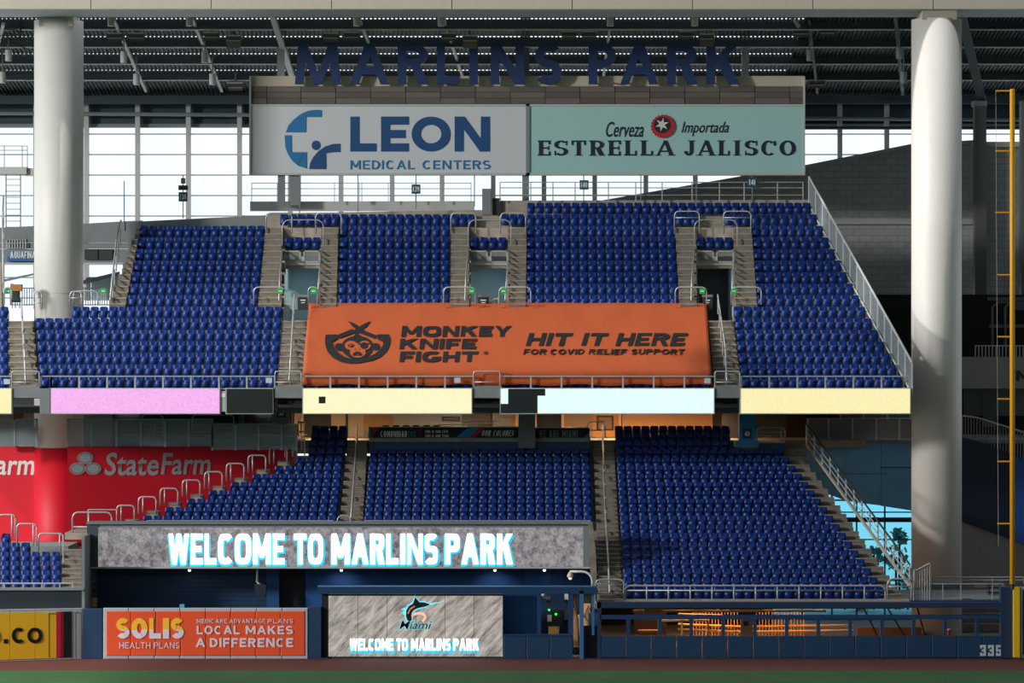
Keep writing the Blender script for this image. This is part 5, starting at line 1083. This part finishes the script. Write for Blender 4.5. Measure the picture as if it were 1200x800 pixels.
MB().tube([P(672,704,YP+1.7),P(677,725,YP+1.7),P(678.5,757,YP+1.7)], .05, 6).build('tie', DGREY, tt); MB().tube([P(690,709,YP+1.8),P(684.5,722,YP+1.8),P(691,730,YP+1.8)], .04, 6).build('tie', DGREY, tt)
l = bpy.data.lights.new('door_lamp', 'AREA'); l.energy = 25; l.size = .6; l.color = (1,.72,.45); lo = bpy.data.objects.new('door_lamp', l); C.objects.link(lo); lo.location = (PX(683,YP+1), YP+.9, 3.1); tag(lo, 'warm lamp in the doorway', 'lamp')
tt = thing('gooseneck_lamp', 'white gooseneck lamp curving over the booth from the right', 'lamp', P(695,686,YP)); MB().tube([P(694.5,688,YP),P(694,680,YP)]+[P(682+12*math.cos(math.radians(a)), 680-10.5*math.sin(math.radians(a)), YP-.1) for a in (10,30,50,70,90)]+[P(668,669.5,YP-.2)], .06, 8).build('arm', WHITE, tt, True)
X,_,Z = P(668.3,674,YP-.2); MB().lathe(X,YP-.2,[(.15,Z-.1),(.17,Z-.02),(.1,Z+.12),(.04,Z+.2)],16).build('shade', mat('lamp_beige','#d5c3b4'), tt, True); MB().lathe(X,YP-.2,[(.03,Z-.22),(.08,Z-.18),(.1,Z-.08)],12).build('bulb', mat('bulb_glass','#fff2df',emit=.8), tt, True)
tt = thing('blue_marker', 'tiny light blue block on top of the orange advert board', 'marker', P(213,713,YP)); MB().pbox(210.5, 216, 708, 712.3, YP, .15).build('block', mat('pale_blue','#5ab0d0'), tt)
tt = thing('red_bucket', 'red bucket with a white rim on the fence ledge before the white column', 'bucket', P(1110.5,745,YP+.6)); X,_,Z = P(1110.8,743.5,YP+.8)
MB().lathe(X,YP+.8,[(.13,Z-.02),(.16,Z+.27)],18).build('body', mat('bucket_red','#e0321e',.4), tt); MB().lathe(X,YP+.8,[(.165,Z+.26),(.165,Z+.3)],18).build('rim', WHITE, tt)
# ------------------------------------------------------------------ lower right stand front
s = struct('stand_front_edge', 'concrete front edge of the lower right stand', P(880,706,157.9)); MB().pbox(701, 1066, 702.5, 707, 157.7, .5).build('edge', CON, s)
Yq = 157.85
hoop('long white steel guard rail before the front row of the lower right section', 732.5, 1037.5, 686, 705, Yq, .045, mid=691.5, seg=frange(758, 1013, 10), rad=.28)
hoop('short white steel hoop rail closing the stairs at the front left', 698.5, 731, 679, 705, Yq-.1, .045, mid=[683.5,695], rad=.2); hoop('short white steel hoop rail closing the diagonal stairs', 1040, 1068, 678, 705, Yq, .045, mid=687, rad=.3)
t = thing('seat_notice', 'small grey notice plate on the rail at the foot of the stairs', 'notice', P(717,683,Yq-.2)); MB().pbox(713.5, 720.5, 679.5, 684.5, Yq-.22, .03).build('plate', MGREY, t)
# diagonal stair stringer and rail
t = thing('diagonal_stair_rail', 'long diagonal steel rail beside the right hand stairs', 'rail', P(1066,690,lo_Y(0)))
def dg(k, y0, y1): return Vector(P(lerp(1066, 945, k), lerp(y0, y1, k), lerp(lo_Y(0)+.2, lo_Y(17)+.6, k)))
MB().tube([dg(0,661,497), dg(1,661,497)], .05, 8).build('top_rail', DGREY, t); 
for o_ in (8, 15): MB().tube([dg(0,661+o_,497+o_), dg(1,661+o_,497+o_)], .025, 6).build('mid_rail', LGREY, t)
for k in range(14): q = k/13; MB().tube([dg(q,661,497), dg(q,688,521)], .045, 6).build('post', LGREY, t)
s = struct('trim_stringer', 'pale stringer along the diagonal stairs', P(1066,692,158)); a0, a1 = dg(0,686,520), dg(1,686,520); hh = Vector((0,0,.16)); ww = Vector((.1,0,0)); MB().hexa([a0-hh,a0-hh+ww,a0+ww,a0], [a1-hh,a1-hh+ww,a1+ww,a1]).build('stringer', CON, s)
# glass balustrade above the blue curved wall
YC = 176.0
s = struct('wall_curved_blue', 'dark blue curved ramp wall behind the right column', P(1010,598,YC))
NB = mat('ramp_blue','#5fa3cc',.5,var=.1,scale=.8); quadpx([(925,515.5),(990,515.5),(990,586),(960,575),(925,560)], YC, .4, 'wall_panel', NB, s); quadpx([(990.5,515.5),(1032,515.5),(1032,592),(1010,589.5),(990.5,586)], YC, .4, 'wall_panel', NB, s); quadpx([(1032.5,515.5),(1132,515.5),(1132,612),(1068,598),(1032.5,592.5)], YC, .4, 'wall_panel', NB, s)  # one wall: its lit and shaded stretches are painted in separate blues
NB2 = mat('ramp_shaded_blue','#071730',.5); quadpx([(1127,512),(1150,518),(1175,528),(1184,532),(1184,632),(1160,623),(1127,611)], YC-.6, .4, 'wall_panel', NB2, s)
quadpx([(1184.5,532),(1230,552),(1480,600),(1480,700),(1230,648),(1184.5,633)], YC-.7, .4, 'wall_panel', mat('ramp_lit_blue','#1f4f9c',.5), s)
MB().pbox(930, 1040, 554.6, 555.2, YC-.03, .03).build('wall_joint', NAVY, s); MB().pbox(1032, 1068, 547, 548.2, YC-.03, .03).build('wall_joint', NAVY, s)
quadpx([(1127,590),(1230,640),(1480,700),(1480,745),(1127,745)], YC+.3, .4, 'grey_wall', mat('grey_wall_right','#a5a5a0',.9,var=.1), s)
MB().box(PX(925,YC), PX(1230,YC), YC-.2, 190, PZ(517,YC)-.1, PZ(515,YC)).build('floor_slab', CONG, s)
straight_rail('white framed glass rail above the dark blue ramp wall', [946.5,971,999,1027,1054,1080], 490, 515.5, YC-.3, [490.3,514.5], name='glass_rail', panel=MESHP, pw=.12)
straight_rail('second framed glass rail further back under the yellow board', [985,1012,1040,1067], 484.5, 492, YC+4, [485], panel=MESHP, pw=.1)
t = thing('picket_rail', 'steel picket rail on the curving ramp right of the white column', 'rail', P(1160,520,YC-.6))
for k in range(26):
    x = 1128+k*3.4; dy = max(0, (x-1140)*.42); MB().pbox(x-.5, x+.5, 487+dy*.7, 513+dy, YC-.65, .05).build('picket', MGREY, t)
MB().tube([P(1128,487,YC-.6),P(1145,489,YC-.6),P(1215,511,YC-.6)], .05, 6).build('top_rail', LGREY, t)
s = struct('wall_right_levels', 'shadowed building levels right of the white column', P(1165,480,184))
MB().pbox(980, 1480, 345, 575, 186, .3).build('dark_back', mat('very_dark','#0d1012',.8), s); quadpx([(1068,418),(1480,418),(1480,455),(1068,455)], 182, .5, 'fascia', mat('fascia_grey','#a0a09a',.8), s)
MB().pbox(1130, 1480, 455, 487, 184.5, .2).build('level_wall', mat('dim_grey','#5d6362',.8), s); MB().pbox(1152, 1168, 460, 500, 184.3, .1).build('doorway', mat('door_grey','#4b5554'), s)
MB().pbox(1158, 1230, 348, 352, 184, .3).build('beam', mat('dim_grey','#5d6362'), s); MB().pbox(1160, 1230, 380, 384, 184, .3).build('beam', mat('dim_grey','#5d6362'), s)
for x in (1163, 1178): MB().tube([P(x,404,183),P(x,360,183),P(x+6,354,183),P(x+40,354,183)], .08, 6).build('duct_pipe', mat('dim_grey','#5d6362'), s)
MB().pbox(1190, 1200, 354, 363, 183, .2).build('display', mat('screen_blue','#3a5d70'), s)
straight_rail('picket rail on the grey fascia right of the white column', frange(1143, 1215, 18), 404.5, 418, 181.9, [405], pw=.05, r=.04)
t = thing('building_lettering', 'dark green cut off letter on the grey fascia at the right edge', 'sign', P(1196,446,181.8)); decal(text('M', 1191, 1209, 434, 446, .3), Yflat(181.9), 'letter', mat('dark_green','#173a2c'), t, .08)
# tinted window at the foot of the column
s = struct('window_2', 'blue tinted glazed wall low on the right', P(1030,726,179)); WX = [905,937,969,1001,1026,1038,1075,1100,1132]
WX = [905,940,975,1004,1037,1071,1105,1135]
for x in WX: MB().pbox(x-.9, x+.9, 560, 726, 179, .15).build('mullion', mat('window_blue_frame','#2b5b78'), s)
WYs = [560,586,600,611,632,680,705,726]
for y in WYs: MB().pbox(905, 1135, y-.7, y+.7, 179, .12).build('transom', mat('window_blue_frame','#2b5b78'), s)
for a, b in zip(WX, WX[1:]):
    for c, d in zip(WYs, WYs[1:]): MB().pbox(a+.8, b-.8, c+.6, d-.6, 179.05, .03).build('pane', CYG, s)
MB().pbox(925, 1135, 606.5, 611.5, 178.2, .5).build('floor_beam', DGREY, s); MB().pbox(975, 1010, 585, 587, 177.5, .2).build('strip', mat('strip_cream','#e0d7c4'), s)
LEAF = mat('outdoor_leaves','#a9c4b0',.9)
for k, (x, y, r_) in enumerate(((1050,655,.9),(1064,678,.8),(1024,650,.6),(1010,706,.8),(1054,628,.5),(990,690,.8))):
    tt = thing('shrub', 'leafy shrub outside the blue tinted window, %s one' % ['tallest right','lower right','middle','lowest left','topmost small','leftmost'][k], 'shrub', (PX(x,186),186,0), 'shrubs outside the tinted window'); mbs = MB()
    for j in range(70):
        a, e, q = random.uniform(0,2*PI), random.uniform(-1,1), random.uniform(.5,1)*r_; c0 = Vector((PX(x,186)+math.cos(a)*q*math.sqrt(1-e*e), 186+math.sin(a)*q*.6, PZ(y,186)+e*q))
        u = Vector((random.uniform(-1,1),random.uniform(-1,1),random.uniform(-1,1)))*.2; v = Vector((random.uniform(-1,1),random.uniform(-1,1),random.uniform(-1,1)))*.2; mbs.add([c0-u, c0-v, c0+u, c0+v], [(0,1,2,3)])
    tag(mbs.build('foliage', LEAF, tt), kind='stuff'); MB().tube([(PX(x,186),186,0),(PX(x,186),186,PZ(y,186))], .07, 6).build('trunk', mat('bark','#4a3b2d'), tt)
# landing right of the stand: concrete wall and rails
s = struct('landing', 'concrete landing around the foot of the white column', P(1120,708,162)); MB().pbox(1066, 1175, 704, 708.5, 157.6, 1).build('edge', NAVY, s)
quadpx([(1068,705),(1068,690),(1092,683.5),(1160,683.5),(1176,683.5),(1176,705)], 166.5, .3, 'low_wall', CONG, s); MB().box(PX(1066,158), PX(1200,158), 158.2, 166.5, PZ(705,158)-.3, PZ(705,158)-.05).build('slab', CONG, s)
straight_rail('thin steel rail on the low concrete wall at the right', [1092,1126,1163,1200], 675.5, 684, 166.4, [676,679.5], r=.035, pw=.05)
straight_rail('steel rail along the landing edge beside the fence end', [1091,1105,1126,1163,1176], 683, 705, 158.3, [684], r=.03, pw=.04)
t = thing('picket_gate', 'leaning steel picket gate at the foot of the diagonal stairs', 'gate', P(1080,706,158)); 
for k in range(7): q = k/6; MB().tube([P(1072+17.5*q, 705, 158+.2*q), P(1072+17.5*q, 669-9*q, 158+.2*q)], .03, 6).build('picket', LGREY, t)
MB().tube([P(1072,669,158),P(1089.5,660,158.2)], .05, 6).build('top_rail', LGREY, t); MB().tube([P(1071.5,705,158),P(1071.5,667,158)], .06, 6).build('gate_post', STEEL, t)
t = thing('hose', 'green coiled hose lying on the landing by the column', 'hose', P(1132,703,160)); 
MB().tube([P(1132+11*math.cos(a)*(1-.03*k), 702.5+.9*math.sin(a), 159.5) for k, a in enumerate([j*PI/5 for j in range(30)])], .04, 6).build('coil', mat('hose_green','#1c7d42'), t, True)
t = thing('tape_patch', 'pale red and white patch on the low concrete wall', 'sticker', P(1148,690,166.4)); MB().pbox(1142, 1156, 684.5, 688.5, 166.4, .03).build('patch', mat('pale_red','#b98d8d'), t)
t = thing('dark_bench', 'dark folded table frame on the landing near the fence end', 'table', P(1166,706,162)); 
for y in (688,694): MB().pbox(1158, 1172, y, y+1.2, 163, .6).build('shelf', DGREY, t)
for x in (1159,1171): MB().pbox(x, x+1, 683, 705, 163, .1).build('leg', DGREY, t)
# foul pole
YQ = 156.7; t = thing('foul_pole', 'tall yellow foul pole with short side arms at the right edge', 'pole', P(1186,688,YQ)); X = PX(1186.3,YQ)
MB().lathe(X, YQ, [(.125, PZ(685,YQ)), (.125, PZ(105,YQ)), (.1, PZ(104.3,YQ))], 24).build('pole', YEL, t, True); MB().lathe(X, YQ, [(.13, PZ(690,YQ)), (.13, PZ(684,YQ))], 16).build('base_sleeve', DGREY, t)
for y in (106.5,177,249,322,394.5,467.4,540.6,613.4): MB().tube([P(1166.5 if y < 300 else 1169,y,YQ), P(1185,y,YQ)], .04, 8).build('arm', YEL, t)
for a in (1168.0,): MB().tube([P(1167,106,YQ), P(1168,300,YQ), P(1170,640,YQ)], .008, 4).build('screen_cable', LGREY, t)
MB().pbox(1188, 1195, 688, 770, YQ-.1, .5).build('wall_stripe', mat('stripe_yellow','#e8c21a'), t)
t = thing('fence_advert', 'silver framed dark advert panel cut by the right edge', 'advert board', P(1210,772,156.8)); MB().pbox(1195.5, 1290, 688, 770, 156.7, .3).build('frame', mat('silver_frame','#b4bcc4'), t); MB().pbox(1198.5, 1286, 691, 767, 156.67, .1).build('face', BLACK, t)
# ------------------------------------------------------------------ field level concourse seen through the fence windows
s = struct('wall_field_concourse', 'dark back wall under the lower right stand', P(850,745,176)); MB().box(PX(690,176), PX(905,176), 176, 176.3, 0, 6).build('back_wall', mat('brown_black','#2a2320',.8), s)
MB().box(PX(743,170), PX(781,170), 170, 170.2, 0, 2.6).build('purple_wall', mat('purple_grey','#3d3048'), s); MB().box(PX(690,158), PX(702,158), 158.4, 176, 0, 2.2).build('side_wall', NAVY, s)
for x in (700,738): MB().pbox(x, x+2, 722, 748, 160, .2).build('stud', MGREY, s)
MB().pbox(868, 882, 724, 746, 162, .2).build('pale_door', mat('pale_grey_door','#8c8880'), s); MB().pbox(871.5, 877, 728, 733, 161.96, .03).build('notice', DGREY, s)
for k in range(36):
    x = 812+k*3.7
    if not 866 < x < 884: MB().pbox(x, x+.7, 716, 748, 166+.0*k, .04).build('picket', mat('orange_lit_steel','#c99a5c'), s)  # steel colour carries the orange lamplight of this concourse
for yy_, Yz in ((721,164),(733,165),(739,163)): MB().tube([P(795,yy_-2,Yz), P(870,yy_+1,Yz+1), P(1000,yy_-1+4*(yy_ == 721),Yz+2)], .06, 6).build('warm_handrail', mat('orange_lit_steel','#c99a5c'), s)
MB().pbox(742, 968, 714.5, 717, 161, .2).build('pipe_run', LGREY, s); MB().pbox(755, 776, 712.5, 717.5, 160.5, .3).build('duct', mat('duct_warm','#a89a88'), s)
for x in (771,798,829): MB().pbox(x, x+2.2, 727, 748, 163, .2).build('warm_post', mat('orange_lit_steel','#c99a5c'), s)
MB().pbox(773, 830, 726, 728, 163, .2).build('warm_lintel', mat('orange_lit_steel','#c99a5c'), s); MB().pbox(748, 773, 738.5, 741, 163, .6).build('warm_counter', mat('orange_lit_steel','#c99a5c'), s)
MB().pbox(1005, 1080, 735, 752, 168, .4).build('brown_wall', mat('brown_wall','#7a5a44'), s); MB().pbox(1085, 1175, 712, 760, 176, .2).build('brown_wall', mat('brown_dark2','#3b3430'), s)
for k in range(5): MB().box(PX(1085,172), PX(1180,172), 171+k*.5, 171.6+k*.5, 0, .5+k*.25).build('step', COND, s)
for x0, x1 in ((1012,1030),(1040,1062),(1075,1085)): MB().tube([P(x0,712,163), P(x1,748,163)], .05, 6).build('diagonal_brace', DGREY, s)
lamp_at = {740:'at its left end',800:'over the warm lintel',840:'before the pickets',905:'right of the pale door',955:'over the crossing rails'}
for x, nn in lamp_at.items():
    X = PX(x,167); tt = thing('field_concourse_light', 'orange ceiling lamp under the lower stand '+nn, 'lamp', (X,164.5,3.4)); MB().box(X-.5, X+.5, 164.4, 164.6, 3.4, 3.46).build('diffuser', LAMPW, tt)
    l = bpy.data.lights.new('orange_lamp', 'AREA'); l.energy = {740:30,800:110,840:200,905:130,955:110}[x]; l.size = 1.0; l.color = (1,.47,.16); lo = bpy.data.objects.new('orange_lamp', l); C.objects.link(lo); lo.parent = tt; lo.location = (0,0,-.06)
# ------------------------------------------------------------------ the rest of the stadium, out of view
s = struct('far_stadium', 'opposite stands and open roof edge behind the viewer', (0,-30,0))
MB().box(-150, 150, -45, -40, 0, 38).build('opposite_stand', DGREY, s)
MB().box(-75, 150, -45, 152.5, 62, 64).build('retracted_roof', DARKS, s)  # unseen roof slab; its edge is set to shade the lower stand
MB().box(95, 98, -45, 170, 0, 62).build('side_stand', DGREY, s)
t = thing('added_lamp_bank', 'lamp bank added out of view, far left of the viewer', 'lamp', BANK)
MB().box(-136, -127, 74, 86, 38, 54).build('bank_frame', DGREY, t)
for zc_, hgt in ((13.2, 2.6), (2.6, 4.6)):         # two added beams, unseen, set to throw shade bands on the right column
    q = Vector((23.3, 168.8, zc_))+SUN*((42-zc_)/SUN.z); MB().box(q.x-.4, q.x+.4, 110, q.y+1.5, 42-hgt/2, 42+hgt/2).build('shade_beam', DARKS, s)
